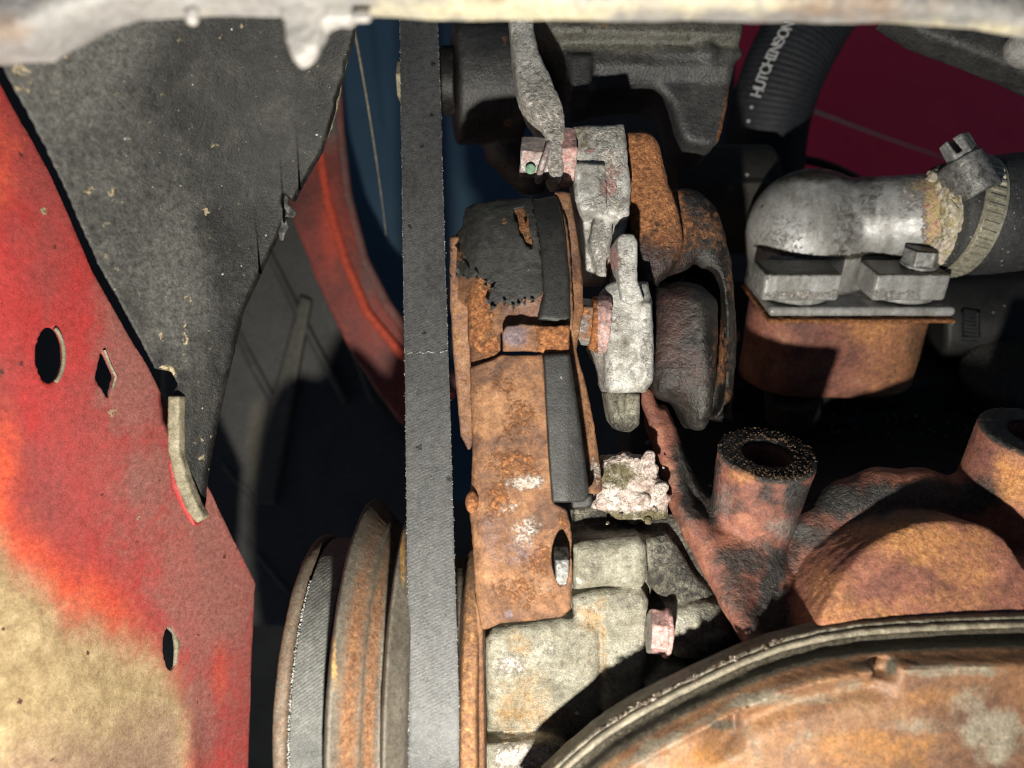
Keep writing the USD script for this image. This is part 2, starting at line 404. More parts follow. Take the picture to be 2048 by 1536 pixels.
m_cover_alu = M('grimy_cast_aluminium', [(0., (.10, .094, .07)), (.45, (.215, .203, .158)), (1., (.34, .328, .275))], .1, metal=.1, layers=[
    dict(color=PALE, src='r', freq=.5, amp=1.5, soft=.15, grain=.6, rise=.15, rough=.9),
    dict(color=[(0., (.24, .13, .045)), (1., (.36, .22, .09))], src='g', freq=.18, amp=1.3, soft=.3),
    dict(color=BLACKENED, src='b', freq=.35, amp=1.5, soft=.25, grain=.9, gfreq=1.1, rough=.6)],
    bump=((.5, .2), (1.3, .3)), rough=(.55, .75), spec=.35, specks=((.22, .95, (.7, .62, .45)),))
m_crust = M('mineral_crust', [(0., (.30, .21, .19)), (.4, (.47, .38, .35)), (.7, (.58, .53, .49)), (1., (.68, .66, .63))], .2, layers=[
    dict(color=[(0., (.07, .06, .035)), (1., (.16, .14, .08))], src='r', freq=.3, amp=1.6, soft=.2)],
    bump=((.55, 1.0), (1.3, .6)), rough=(.75, .9), spec=.2)
m_plastic = M('dusty_black_plastic', [(0., (.007, .0069, .0066)), (.5, (.015, .0148, .014)), (1., (.042, .04, .036))], .09, layers=[
    dict(color=[(0., (.10, .10, .097)), (1., (.22, .215, .2))], src='r', freq=.07, amp=.6, soft=.45, rough=.5, w=.5),
    dict(color=[(0., (.30, .23, .13)), (1., (.5, .42, .28))], src='g', freq=.22, amp=2.2, soft=.07, rise=.2),
    ], bump=((1.3, .22),), rough=(.36, .5), spec=.32, grain=.8, specks=((.22, .972, (.30, .24, .15)), (.9, .98, (.4, .38, .36))))
m_lip = M('khaki_edge', [(0., (.14, .12, .08)), (.5, (.24, .21, .145)), (1., (.33, .29, .21))], .15, bump=((.7, .25),))
m_red = M('faded_red_paint', [(0., (.22, .05, .045)), (.4, (.29, .045, .042)), (.7, (.36, .036, .035)), (1., (.42, .034, .032))], .035, stretch=(1., .5, 1.), layers=[
    dict(color=[(0., (.50, .055, .03)), (1., (.66, .12, .045))], src='g', freq=.12, amp=.7, soft=.45, w=.85),
    dict(color=[(0., (.24, .17, .085)), (.5, (.32, .235, .125)), (1., (.42, .32, .18))], src='r', freq=.10, amp=.55, soft=.45, grain=.25, gfreq=.5, rough=.9, cfreq=.16),
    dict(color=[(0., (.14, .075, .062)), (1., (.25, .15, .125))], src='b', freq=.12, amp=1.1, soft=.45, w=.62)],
    bump=((.4, .1), (1.5, .12)), rough=(.38, .6), spec=.4, specks=((.2, .975, (.30, .22, .14)), (.4, .975, (.09, .03, .025))), grain=.4)
m_shroud = M('muted_red_paint', [(0., (.09, .035, .03)), (.5, (.20, .045, .035)), (1., (.30, .055, .04))], .03, layers=[dict(color=(.5, .07, .035), src='r', freq=.1, amp=.5, soft=.4), dict(color=[(0., (.08, .07, .065)), (1., (.16, .14, .13))], src='g', freq=.1, amp=.6, soft=.4)], bump=((1.0, .1),), rough=(.4, .6))  # darker, muted red for the shroud
m_blue = M('blue_body_paint', [(0., (.036, .075, .12)), (1., (.05, .10, .155))], .01, bump=(), rough=(.3, .4), spec=.5, grain=0.)
m_maroon = M('maroon_body_paint', [(0., (.80, .040, .085)), (1., (.9, .05, .10))], .01, bump=(), rough=(.3, .4), spec=.5, grain=0.)
m_belt = M('woven_belt_fabric', [(0., (.05, .051, .053)), (.5, (.068, .069, .07)), (1., (.09, .09, .089))], .05, stretch=(1.5, .4, 1.), bump=((1.2, .12), (3., .08)), rough=(.4, .52), spec=.5, weave=(.34, .02, (0., 0., 1.15)), specks=((.33, .93, (.02, .02, .02)),))
m_belt2 = M('worn_twill_belt', [(0., (.07, .072, .068)), (.5, (.105, .107, .10)), (1., (.16, .16, .15))], .08, bump=((1.5, .15),), rough=(.5, .65), spec=.4, weave=(.36, .06, (0., 0., 1.0)))
m_thread = M('frayed_thread', [(0., (.3, .3, .29)), (1., (.5, .5, .47))], .5, bump=(), rough=(.8, .9))
m_pulley = M('pulley_steel', [(0., (.06, .052, .042)), (.5, (.125, .11, .088)), (1., (.19, .165, .13))], .06, stretch=(1.6, .35, .35), layers=[
    dict(color=[(0., (.11, .05, .026)), (.5, (.2, .095, .045)), (1., (.30, .155, .075))], src='r', freq=.3, amp=.9, soft=.35, rough=.8),
    dict(color=[(0., (.32, .17, .06)), (1., (.5, .3, .12))], src='g', freq=.3, amp=1.2, soft=.15)],
    metal=.15, bump=((.8, .12), (2., .12)), rough=(.45, .65))
m_rubber = M('black_rubber', [(0., (.010, .010, .010)), (1., (.022, .0215, .021))], .06, bump=((1.4, .12),), rough=(.4, .55), spec=.4, specks=((.6, .97, (.2, .19, .18)),))
m_peel = M('peeling_rubber_coat', [(0., (.014, .0145, .014)), (.5, (.026, .0265, .025)), (1., (.05, .048, .043))], .08, layers=[dict(color=ORANGE, src='r', freq=.4, amp=1.5, soft=.15, grain=.5)], bump=((.5, .2), (1.4, .2)), rough=(.5, .68), spec=.4, specks=((.5, .96, (.22, .2, .16)),))
m_hose = M('speckled_hose_rubber', [(0., (.03, .03, .031)), (1., (.055, .055, .056))], .07, bump=((1.1, .35), (2.2, .2)), rough=(.42, .6), spec=.45, specks=((.75, .86, (.30, .30, .29)), (1.2, .9, (.2, .2, .2))))
m_darkhose = M('dark_hose_rubber', [(0., (.015, .0165, .02)), (1., (.026, .028, .033))], .07, bump=((.8, .2),), rough=(.45, .6), spec=.22)
m_letters = M('moulded_lettering', [(0., (.35, .36, .37)), (1., (.5, .5, .5))], .4, bump=(), rough=(.7, .8))
m_steel = M('dull_steel', [(0., (.13, .13, .125)), (.5, (.22, .22, .215)), (1., (.34, .34, .335))], .2, metal=.35, layers=[dict(color=ORANGE, src='r', freq=.35, amp=1.5, soft=.15, rough=.9), dict(color=PINK, src='g', freq=.4, amp=1.3, soft=.2, rough=.9), dict(color=(.02, .019, .018), src='b', freq=.4, amp=1., soft=.2, rough=.4)], bump=((.9, .15),), rough=(.3, .5))
m_band = M('clamp_band_steel', [(0., (.30, .28, .21)), (1., (.5, .47, .37))], .3, metal=.5, bump=((1.5, .05),), rough=(.22, .36))
m_gasket = M('grey_gasket', [(0., (.09, .08, .06)), (.5, (.17, .15, .11)), (1., (.26, .23, .17))], .12, layers=[dict(color=(.014, .013, .012), src='r', freq=.3, amp=1.2, soft=.2, rough=.25)], bump=((.6, .2), (1.6, .15)), rough=(.4, .6))
m_cover = M('rusty_rocker_cover', [(0., (.05, .028, .020)), (.3, (.105, .053, .031)), (.6, (.165, .083, .042)), (1., (.225, .135, .072))], .045, layers=[
    dict(color=[(0., (.14, .12, .088)), (1., (.225, .195, .145))], src='r', freq=.1, amp=1.3, soft=.2, rough=.55),
    dict(color=[(0., (.2, .082, .02)), (1., (.30, .145, .045))], src='g', freq=.12, amp=1.2, soft=.25),
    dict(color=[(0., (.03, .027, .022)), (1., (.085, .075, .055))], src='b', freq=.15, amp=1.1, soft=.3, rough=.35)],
    bump=((.3, .2), (1.3, .12)), rough=(.42, .65), spec=.45)
m_slam = M('weathered_grey_paint', [(0., (.12, .115, .11)), (.4, (.21, .203, .198)), (.75, (.29, .282, .275)), (1., (.37, .34, .26))], .04, stretch=(.5, 1., 1.), bump=((.25, .8), (.8, .3)), rough=(.4, .6), spec=.5, layers=[dict(color=[(0., (.38, .34, .22)), (1., (.52, .48, .36))], src='r', freq=.1, amp=1.2, soft=.35), dict(color=(.2, .14, .1), src='g', freq=.08, amp=1.4, soft=.3)], grain=.35)
m_sealant = M('waxy_sealant', [(0., (.30, .29, .28)), (1., (.44, .42, .40))], .1, bump=((.3, .6),), rough=(.25, .4), spec=.5, grain=.35)
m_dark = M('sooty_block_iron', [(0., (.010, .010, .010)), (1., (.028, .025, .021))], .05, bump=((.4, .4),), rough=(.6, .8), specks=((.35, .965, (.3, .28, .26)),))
m_ducts = M('grey_black_duct_plastic', [(0., (.035, .035, .034)), (1., (.065, .064, .06))], .03, bump=((.6, .1),), rough=(.45, .6), layers=[dict(color=(.11, .1, .075), src='r', freq=.1, amp=.6, soft=.4)])
m_ground = M('ground_asphalt', [(0., (.03, .03, .03)), (1., (.06, .06, .058))], .02, bump=(), rough=(.8, .9))
m_grit = M('pale_grit', [(0., (.18, .17, .15)), (1., (.32, .3, .26))], .5, bump=(), rough=(.7, .9))
# ---------------------------------------------------------------- the setting: ground, far panels, ducting, shroud
def slab(x0, y0, x1, y1, D, dp=6.):
    a, b = at(x0, y1, D), at(x1, y0, D)
    m = trimesh.creation.box(bounds=[[a[0], a[1], -D - dp], [b[0], b[1], -D]]); return np.array(m.vertices), np.array(m.faces)
g = trimesh.creation.box(bounds=[[-2.5, -2.5, -.05], [2.5, 2.5, 0]])
gv = np.array(g.vertices) * 1000; gv[:, 2] -= CAM_H * 1000
obj('ground', (gv, g.faces), m_ground, smooth=False, kind='structure')
# blue body panel seen through the fan opening, gently bowed
def curved_sheet(x0, y0, x1, y1, D, bow, n=24, dp=2.):
    xs, ys = np.linspace(x0, x1, n), np.linspace(y0, y1, n); v = []
    for y in ys:
        for x in xs:
            t = (x - x0) / (x1 - x0) * 2 - 1; s = (y - y0) / (y1 - y0) * 2 - 1
            p = at(x, y, D); p[2] += bow * (1 - t * t) * .5 + bow * .5 * (1 - s * s); v.append(p)
    v = np.array(v); k = len(v); b = v - [0, 0, dp]; F = []
    for j in range(n - 1):
        for i in range(n - 1):
            a = j * n + i; q = (a, a + n, a + n + 1, a + 1); F += [(q[0], q[1], q[2]), (q[0], q[2], q[3])]
            F += [(k + q[2], k + q[1], k + q[0]), (k + q[3], k + q[2], k + q[0])]
    ring = [*range(n), *[j * n + n - 1 for j in range(1, n)], *[(n - 1) * n + i for i in range(n - 2, -1, -1)], *[j * n for j in range(n - 2, 0, -1)]]
    for a, b2 in zip(ring, ring[1:] + ring[:1]): F += [(a, b2, k + b2), (a, k + b2, k + a)]
    return np.vstack([v, b]), np.array(F)
p = obj('inner_body_panel', curved_sheet(430, -260, 1075, 1000, 600, 14), m_blue, label='dark blue painted body panel far behind the fan belt, seen through the round shroud opening', cat='body panel')
p = obj('inner_body_panel', curved_sheet(1468, -330, 2330, 470, 610, 10), m_maroon, label='maroon painted body panel deep behind the ribbed hose at upper right', cat='body panel')
a, b = at(1560, 195, 596), at(1895, 318, 590)
obj('thread', tube(spline([a, (a + b) / 2 + [0, -1.5, 1], b], 20), np.linspace(1.35, .5, 20), 8), m_thread, label='thin pale taut strand crossing in front of the maroon panel', cat='strand')
a, b, c = at(703, 30, 330), at(742, 250, 345), at(772, 470, 372)
obj('dry_stalk', tube(spline([a, b, c], 24), np.linspace(.55, .2, 24), 8), m_lip, label='grey dry stalk hanging diagonally in front of the blue panel left of the belt', cat='stalk')
# dark plastic air duct with ribs, behind the pulley
T = thing('air_duct', at(600, 800, 470), 'black ribbed plastic air duct behind the crankshaft pulley, beside the red shroud', 'air duct')
dfront = lambda X, Y: 462 + .12 * (X + 150) + 0 * Y
solid('duct_panel', ext([(330, 250, 462), (610, 250, 470), (640, 500, 470), (720, 720, 474), (830, 900, 478), (940, 1250, 478), (330, 1250, 462)], 470, 490, 2, front=dfront), m_ducts, T, 2.2, mask=lambda x, y, v: (blob(x, y, [(520, 900, 25, 90)]),))
for (q0, q1, r) in (((520, 470), (690, 800), 2.6), ((470, 650), (555, 815), 3.2), ((415, 880), (520, 1010), 3.4), ((430, 990), (575, 1180), 2.2), ((588, 380), (745, 800), 2.0)):
    solid('rib', chain([at(*q0, 462), at((q0[0] + q1[0]) / 2 - 4, (q0[1] + q1[1]) / 2, 462), at(*q1, 464)], r, k=.5), m_ducts, T, 1.1)
solid('strap', ext([(600, 590), (622, 600), (548, 1010), (505, 1010), (528, 850)], 459, 466, 1.2), m_ducts, T, 1.2, mask=lambda x, y, v: (.4 + 0 * x,), label='khaki strip across the duct')
for q in ((838, 812), (818, 908)):
    solid('clip', ball(at(*q, 440), 2.4), m_steel, T, .7)
# red fan shroud ring
T = thing('fan_shroud', at(700, 450, 430), 'faded red fan shroud with a round opening, between the black deflector and the fan belt', 'fan shroud')
inner = [(655, -80), (668, 100), (674, 250), (690, 390), (724, 520), (770, 610), (830, 690), (935, 790)]
outer = [(930, 880), (800, 850), (755, 790), (700, 705), (645, 590), (590, 450), (560, 300), (560, -80)]
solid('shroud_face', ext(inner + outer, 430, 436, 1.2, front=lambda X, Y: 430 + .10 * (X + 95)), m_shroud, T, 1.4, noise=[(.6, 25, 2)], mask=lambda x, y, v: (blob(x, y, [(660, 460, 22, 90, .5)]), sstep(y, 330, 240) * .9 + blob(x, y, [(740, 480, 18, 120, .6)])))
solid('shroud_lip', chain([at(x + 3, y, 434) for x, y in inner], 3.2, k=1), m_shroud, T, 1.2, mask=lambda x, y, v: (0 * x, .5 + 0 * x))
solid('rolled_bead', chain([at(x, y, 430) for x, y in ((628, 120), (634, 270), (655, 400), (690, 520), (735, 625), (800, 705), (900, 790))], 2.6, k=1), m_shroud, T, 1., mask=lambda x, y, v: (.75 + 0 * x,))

# ---------------------------------------------------------------- red radiator side panel
def Dred(px): return 463. / (1 - 1.73 * (px - 1024) / FPX)
def fred(X, Y): return 290 + 1.73 * (X + 100) + 0 * Y
RO, RUx, RW = np.array([-100., 0, -290.]), np.array([.5, 0, -.866]), np.array([.866, 0, .5])     # the panel's own axes
def RUV(px, py):
    D = Dred(px); return [((px - 1024) / FPX * D + 100) * 2, (768 - py) / FPX * D]
def to_panel(pts): return np.array([RUV(*p) for p in pts])
RP = [(-260, -330), (0, 156), (90, 326), (180, 526), (250, 650), (300, 737), (330, 800), (346, 860), (425, 985), (512, 1166), (503, 1330), (494, 1680), (-260, 1680)]
def fpan(U, V):
    """Depth below the panel's plane: a swelling in the near lower corner, a crease, slight dents."""
    X = RO[0] + .5 * U; D = 290 + .866 * U; px = 1024 + FPX * X / D; py = 768 - FPX * V / D
    bulge = sstep(py - .62 * px, 850, 1600) * 15 * sstep(px, 430, 40)
    fold = 2.2 * np.exp(-((px - 372) / 26.) ** 2) * sstep(py, 1380, 1520)
    return -bulge - fold + .35 * np.sin(px / 61. + py / 140.) + .3 * np.sin(py / 83.)
s = ext(to_panel(RP), 0, 3, .5, front=fpan, thick=1.8)
def phole(pts): return ext(to_panel(pts), -30, 30, .05)
def oval(px, py, rx, ry, n=28): return [(px + rx * math.cos(2 * math.pi * i / n), py + ry * math.sin(2 * math.pi * i / n)) for i in range(n)]
def hole(px, py, rx, ry, D, pts): return ext(pts, 230, 300, .1, front=lambda X, Y: 0 * X + 150, thick=200)
s = s - phole(oval(100, 711, 27, 56)) - phole([(206, 702), (229, 752), (217, 800), (193, 757)]) - phole(oval(340, 1297, 14, 44))
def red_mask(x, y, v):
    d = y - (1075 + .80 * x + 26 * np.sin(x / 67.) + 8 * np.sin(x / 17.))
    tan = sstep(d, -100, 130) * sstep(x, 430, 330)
    edge = np.exp(-((d + 30) / 80.) ** 2) * sstep(x, 330, 220) * .62 + blob(x, y, [(0, 330, 45, 90, .5), (-8, 920, 44, 130, .6)], .6) + blob(x, y, [(440, 1340, 20, 70, .42)])  # orange glow around the overexposed corner, painted as colour
    grime_shade = .42 * sstep(x, 120, 260) + blob(x, y, [(265, 760, 60, 90, .7), (410, 1150, 80, 190, .65), (300, 960, 45, 60, .5), (240, 620, 50, 90, .6), (390, 1440, 35, 80, .75), (175, 300, 60, 120, .6)])
    grime_shade = np.maximum(grime_shade * (1 - edge) * (1 - tan), .95 * sstep(y + .25 * x + 14 * np.sin(x / 40.), 1400, 1620) * sstep(x, 400, 330)); return tan, edge, grime_shade  # grime, plus shading toward the lower edge painted into the colour
T = thing('side_panel', at(250, 1100, 240), 'faded red painted radiator side panel with dusty tan patch and punched holes, lower left', 'body panel')
pv, pf = nets(s, .7); pv = RO + pv[:, :1] * RUx + pv[:, 1:2] * np.array([0, 1., 0]) + pv[:, 2:] * RW
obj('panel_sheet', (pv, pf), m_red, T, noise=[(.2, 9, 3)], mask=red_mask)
def rim(pts, r=.55): return tube(np.array([RO + RUV(*p)[0] * RUx + RUV(*p)[1] * np.array([0, 1., 0]) + .25 * RW for p in pts]), r, 8)
obj('hole_rim', rim([(100 + 27 * math.cos(t), 711 - 57 * math.sin(t)) for t in np.linspace(-1.2, 1.25, 24)], .6), m_lip, T)
obj('hole_rim', rim([(208, 700), (219, 728), (231, 753), (225, 777)], .45), m_lip, T)
solid('hole_rim', ext([(325 + 4, 1255), (343, 1250), (356, 1290), (352, 1330), (343, 1342), (346, 1300), (342, 1268)], Dred(340) + 1.5, Dred(340) + 7, .5), m_lip, T, .5)
# black plastic deflector
def fdef(X, Y):
    b = 250 - .0150 * np.maximum(-(X + 58), 0) ** 2
    top = .0042 * np.maximum(Y - 20, 0) ** 2
    w = 1.1 * np.sin(X / 13. + Y / 21.) + .7 * np.sin(Y / 9. + 1)
    return np.minimum(b - top + w, fred(X, Y) - 5 - 3 * sstep(Y, -5, 40))
DP = [(-200, -150), (720, -150), (706, 60), (690, 120), (668, 200), (652, 268), (640, 302), (600, 372), (584, 402), (566, 384), (560, 402), (572, 424), (560, 452), (520, 540), (483, 618), (463, 700), (440, 800), (424, 880), (409, 965), (402, 1040), (392, 1050), (366, 985), (345, 910), (335, 850), (336, 800), (352, 768), (338, 742), (306, 738), (260, 650), (191, 526), (101, 326), (12, 158), (-160, -150), (-200, -150)]
def Ddef(px, py):
    D = np.linspace(100, 320, 1500)
    return float(D[np.argmax(D >= fdef((px - 1024) / FPX * D, (768 - py) / FPX * D))])
s = ext([(x, y, max(Ddef(x, y), 120)) for x, y in DP[:-1]], 245, 300, .5, front=fdef, thick=4., rag=(lambda X, Y: .08 + .5 * sstep(X, -85, -60), 3.), steep=.65)
T = thing('deflector', at(400, 500, 240), 'torn black plastic air deflector, dusty and speckled, hanging over the red side panel', 'air deflector')
dv, df = nets(s, .5); dm = trimesh.Trimesh(dv, df, process=False); trimesh.smoothing.filter_laplacian(dm, lamb=.5, iterations=4, volume_constraint=False)
obj('deflector_sheet', (np.array(dm.vertices), df), m_plastic, T, noise=[(.15, 14, 2), (.1, 2.2, 2)], mask=lambda x, y, v: (sstep(330 + .35 * y - x, -40, 260) * .62 * sstep(y, 900, 500) + sstep(y + .8 * x, 460, 120) * 1.1 + blob(x, y, [(360, 560, 60, 200, .35), (430, 350, 120, 60, .2)]),
      sstep(330 - x, 0, 330) * sstep(y, 420, 60) * .16 + sstep(x + y, 420, 120) * .35 + blob(x, y, [(335, 752, 26, 22, .75), (372, 685, 8, 40, .5), (180, 380, 14, 12, .6), (224, 385, 10, 16, .7)], .5) - .12))
def strip(pts, w, D0, D1, r):
    p = np.array(pts, float); t = np.gradient(p, axis=0); t /= np.linalg.norm(t, axis=1, keepdims=True); n = np.stack([-t[:, 1], t[:, 0]], 1)
    w = np.broadcast_to(w, len(p))[:, None] / 2
    return ext([tuple(q) for q in np.vstack([p + n * w, (p - n * w)[::-1]])], D0, D1, r)
lipD = Ddef(360, 900) - 3.5
solid('folded_edge', strip([(346, 792), (345, 850), (346, 905), (360, 960), (382, 1015), (400, 1042)], [24, 24, 22, 24, 24, 20], lipD, lipD + 5, .8), m_lip, T, .6, noise=[(.2, 3, 3)], label='khaki bent lower edge of the deflector')
solid('red_edge', strip([(337, 915), (346, 965), (366, 1015), (388, 1053)], [6, 14, 13, 7], lipD + .5, lipD + 6, .8), m_red, T, .6, noise=[(.2, 3, 2)])
solid('torn_flap', ext([(550, 405), (572, 383), (578, 410), (593, 424), (588, 436), (570, 432), (576, 452), (566, 480), (558, 482), (552, 440)], 243, 246, .5, front=lambda X, Y: 243 + .3 * np.sin(X * 2) + .3 * np.sin(Y * 1.4), thick=1.2), m_plastic, T, .4, mask=lambda x, y, v: (.75 + 0 * x, 0 * x))
solid('cracked_edge', chain([at(692, 75, 247), at(676, 150, 247), at(664, 210, 247), at(652, 270, 247)], [2.4, 2.0, 1.8, .9], k=.5), m_lip, T, .5, noise=[(.9, 3.5, 3)], label='split crumbling edge of the deflector')

# ---------------------------------------------------------------- slam panel across the top, close to the lens
SP = [(-400, -500), (2500, -500), (2500, 120), (2200, 92), (2048, 72), (1950, 52), (1820, 44), (1480, 38), (1100, 35), (800, 33), (640, 30), (560, 30), (420, 28), (270, 36), (200, 62), (100, 120), (-400, 150)]
T = thing('slam_panel', at(1024, 0, 140), 'weathered pale grey slam panel edge crossing the very top, out of focus', 'body panel')
solid('panel_edge', ext([(x, y, 147) for x, y in SP], 138, 150, 2.5, front=lambda X, Y: 138 + .03 * (X + 30) + 1.2 * np.sin(X / 14.)), m_slam, T, .9, noise=[(.5, 12, 3), (.3, 3.5, 3)], mask=lambda x, y, v: (blob(x, y, [(1000, 20, 280, 30, .8), (1450, 5, 180, 20, .7), (1900, 60, 200, 18, .6)], .6), blob(x, y, [(1700, 0, 160, 40, .6), (20, 60, 60, 30, .6), (1000, -10, 60, 15, .5)], .7)))
solid('sealant_drip', uni(ext([(x, y, 146) for x, y in [(566, 10), (718, 10), (706, 58), (680, 50), (655, 58), (646, 92), (622, 122), (600, 134), (588, 118), (578, 92), (580, 68), (570, 40)]], 143, 147.5, 1.0, smooth=1, rag=(.5, 2.5)), cap(at(385, 26, 144), at(384, 38, 144), 1.2), cap(at(715, 34, 143), at(733, 34, 143), 1.0), k=1), m_sealant, T, .5, noise=[(.7, 4, 3)])
T = thing('bonnet_stay', at(1950, 110, 260), 'dusty dark metal strut end poking in at the top right corner above the maroon panel', 'strut')
solid('strut_bar', ext([(1780, 20), (2100, 10), (2120, 175), (2048, 142), (1930, 95), (1850, 66)], 280, 296, 3), m_black_paint, T, 1., noise=[(.4, 6, 3)], mask=lambda x, y, v: (.2 + 0 * x, 0 * x))
solid('strut_tip', ball(at(2062, 95, 268), (9, 7, 7)), m_slam, T, .9, noise=[(.6, 5, 3)])
# ---------------------------------------------------------------- crankshaft pulley and belts
PC = np.array([0, -104., -265.])           # centre of the pulley axis (x runs along it)
PR = [(-68, 20), (-68.2, 49.2), (-67.6, 50.2), (-66.2, 50.6), (-64.8, 50.2), (-64.2, 49), (-63.6, 42), (-53.2, 40), (-52.8, 48), (-52.4, 52), (-51.6, 57), (-50.6, 61), (-49.8, 62.8), (-49.1, 63.4), (-48.3, 63), (-46, 60.4), (-42.6, 56.6), (-42, 55.8), (-41.6, 54.4), (-39, 51.6), (-37.4, 50.4), (-36.8, 51.4), (-36.2, 56), (-35.4, 60.4), (-34.6, 62.4), (-33.9, 62.4), (-33, 61), (-30, 56.6), (-29.5, 55), (-28.6, 43), (-16.2, 43), (-14.6, 50), (-13.9, 51), (-12.6, 51.2), (-10.6, 51), (-9.9, 50), (-9.4, 20)]
def lathe(prof, n=240, c=PC, ragged=0.):
    P = np.array(prof, float); P = np.vstack([np.linspace(P[i], P[i + 1], max(2, int(np.linalg.norm(P[i + 1] - P[i]) / 1.2)), endpoint=False) for i in range(len(P) - 1)] + [P[-1:]])
    a = np.arange(n) * 2 * math.pi / n
    v = np.stack([np.broadcast_to(P[:, 0][:, None], (len(P), n)), P[:, 1][:, None] * np.cos(a), P[:, 1][:, None] * np.sin(a)], -1).reshape(-1, 3) + c
    i, j = np.meshgrid(np.arange(len(P) - 1), np.arange(n), indexing='ij'); j2 = (j + 1) % n
    q = np.stack([i * n + j, (i + 1) * n + j, (i + 1) * n + j2, i * n + j2], -1).reshape(-1, 4)[:, ::-1]
    return v, np.vstack([q[:, [0, 1, 2]], q[:, [0, 2, 3]]])
T = thing('crankshaft_pulley', PC, 'rust-streaked multi-groove crankshaft pulley at the bottom, left of the engine front cover', 'pulley')
X_ = lambda v: v[:, 0]
obj('pulley_wheel', lathe(PR, 420), m_pulley, T, noise=[(.10, 2.0, 3), (.18, 9, 2)],
    mask=lambda x, y, v: (np.maximum.reduce([np.exp(-((X_(v) + 44.6) / 2.6) ** 2) * .85, np.exp(-((X_(v) + 40.2) / 1.8) ** 2) * .85, .8 * (X_(v) > -15.5), .35 * (X_(v) < -63)]) * (.55 + .45 * sstep(y, 1080, 1250)), np.maximum(.3 * (X_(v) > -14.6), blob(x, y, [(805, 1120, 5, 60, .8), (668, 1320, 6, 60, .6)]))))
# narrow belt lying in the left groove
def ring_belt(x0, x1, r, n=420, lean=0.):
    prof = [(x0 + 1.6, r - 7), (x0 + .2, r - .9), (x0 + .4, r - .2), (x0 + .9, r), (x1 - .9, r), (x1 - .4, r - .2), (x1 - .2, r - .9), (x1 - 1.6, r - 7), (x0 + 1.6, r - 7)]
    return lathe(prof, n)
T = thing('belt', PC + [-58, 0, 0], 'worn twill-woven belt seated in the left groove of the crankshaft pulley', 'belt')
obj('belt_band', ring_belt(-63.7, -53.5, 49.4), m_belt2, T, noise=[(.08, 1.5, 2)])
rng = np.random.default_rng(4)
def tufts(pts, out, n, l, w):
    """Little curled fibre ends along a line of points."""
    ms = []
    for k in range(n):
        i = rng.integers(0, len(pts)); p = pts[i]; d = out[i] * rng.uniform(.3, 1) + rng.normal(0, .35, 3); d /= np.linalg.norm(d)
        e = rng.normal(0, 1, 3); e -= d * (d @ e); e /= np.linalg.norm(e); f_ = np.cross(d, e); L = l * rng.uniform(.4, 1.2); ww = w * rng.uniform(.6, 1.3)
        b = p + rng.normal(0, .12, 3)
        v = np.array([b + e * ww, b - e * ww * .5 + f_ * ww * .87, b - e * ww * .5 - f_ * ww * .87, b + d * L])
        ms.append((v, np.array([[0, 1, 3], [1, 2, 3], [2, 0, 3], [0, 2, 1]])))
    return join(ms)
ang = np.linspace(.55, 2.6, 500) ; pts = np.stack([np.full(500, -63.4), PC[1] + 49.4 * np.cos(ang), PC[2] + 49.4 * np.sin(ang)], 1)
obj('frayed_thread', tufts(pts, np.tile([-.5, 0, .8], (500, 1)), 500, .55, .22), m_thread, T, smooth=False, kind='stuff')
# main fan belt: straight run from the fan down to the pulley, then round it
tn = np.array([.283, .959]); BR = 51.6
th = np.arctan2(tn[1], tn[0])
tp = PC[1:] + BR * tn
top = tp + np.array([.959, -.283]) * 330
st = np.linspace(0, 1, 160)[:, None]
YZ = [*(top + (tp - top) * st)]
for q in np.linspace(th, th + 1.9, 110)[1:]: YZ.append(PC[1:] + BR * np.array([math.cos(q), math.sin(q)]))
YZ = np.array(YZ); arc = np.r_[0, np.cumsum(np.linalg.norm(np.diff(YZ, axis=0), axis=1))]
xc = -22.1 - 12.7 * np.clip((YZ[:, 0] + 90) / 228, 0, 3)
tt = np.gradient(YZ, axis=0); tt /= np.linalg.norm(tt, axis=1, keepdims=True); nn = np.stack([-tt[:, 1], tt[:, 0]], 1)
nn *= np.sign(nn[:, 1:2] + 1e-9)[0]
prof = [(-7.2, -.7), (-7.05, -.2), (-6.6, 0), *[(x, .12 * (1 - (x / 6.6) ** 2)) for x in np.linspace(-6, 6, 17)], (6.6, 0), (7.05, -.2), (7.2, -.7), (5.2, -8), (-5.2, -8)]
V = []; wob = .18 * np.sin(arc / 17.) + .1 * np.sin(arc / 5.3)
for i in range(len(YZ)):
    for x, h in prof:
        V.append([xc[i] + wob[i] * .4 + x, YZ[i, 0] + nn[i, 0] * (h + wob[i] * .5), YZ[i, 1] + nn[i, 1] * (h + wob[i] * .5)])
V = np.array(V); m_ = len(prof); i, j = np.meshgrid(np.arange(len(YZ) - 1), np.arange(m_), indexing='ij'); j2 = (j + 1) % m_
q = np.stack([i * m_ + j, (i + 1) * m_ + j, (i + 1) * m_ + j2, i * m_ + j2], -1).reshape(-1, 4)
F = np.vstack([q[:, [0, 1, 2]], q[:, [0, 2, 3]]])
c0, n0 = V[:m_].mean(0), len(V); V2 = np.vstack([V, V[:m_].mean(0), V[-m_:].mean(0)]); k = np.arange(m_); k2 = (k + 1) % m_
F = np.vstack([F, np.stack([np.full(m_, n0), k, k2], 1), np.stack([np.full(m_, n0 + 1), n0 - m_ + k2, n0 - m_ + k], 1)])
fn = np.cross(V2[F[:, 1]] - V2[F[:, 0]], V2[F[:, 2]] - V2[F[:, 0]])
if (fn * (V2[F].mean(1) - V.mean(0))).sum() < 0: F = F[:, ::-1]
T = thing('fan_belt', at(860, 700, 250), 'wide grey fabric-backed fan belt running straight up from the crankshaft pulley', 'belt')
obj('belt_band', (V2, F), m_belt, T, smooth=40)
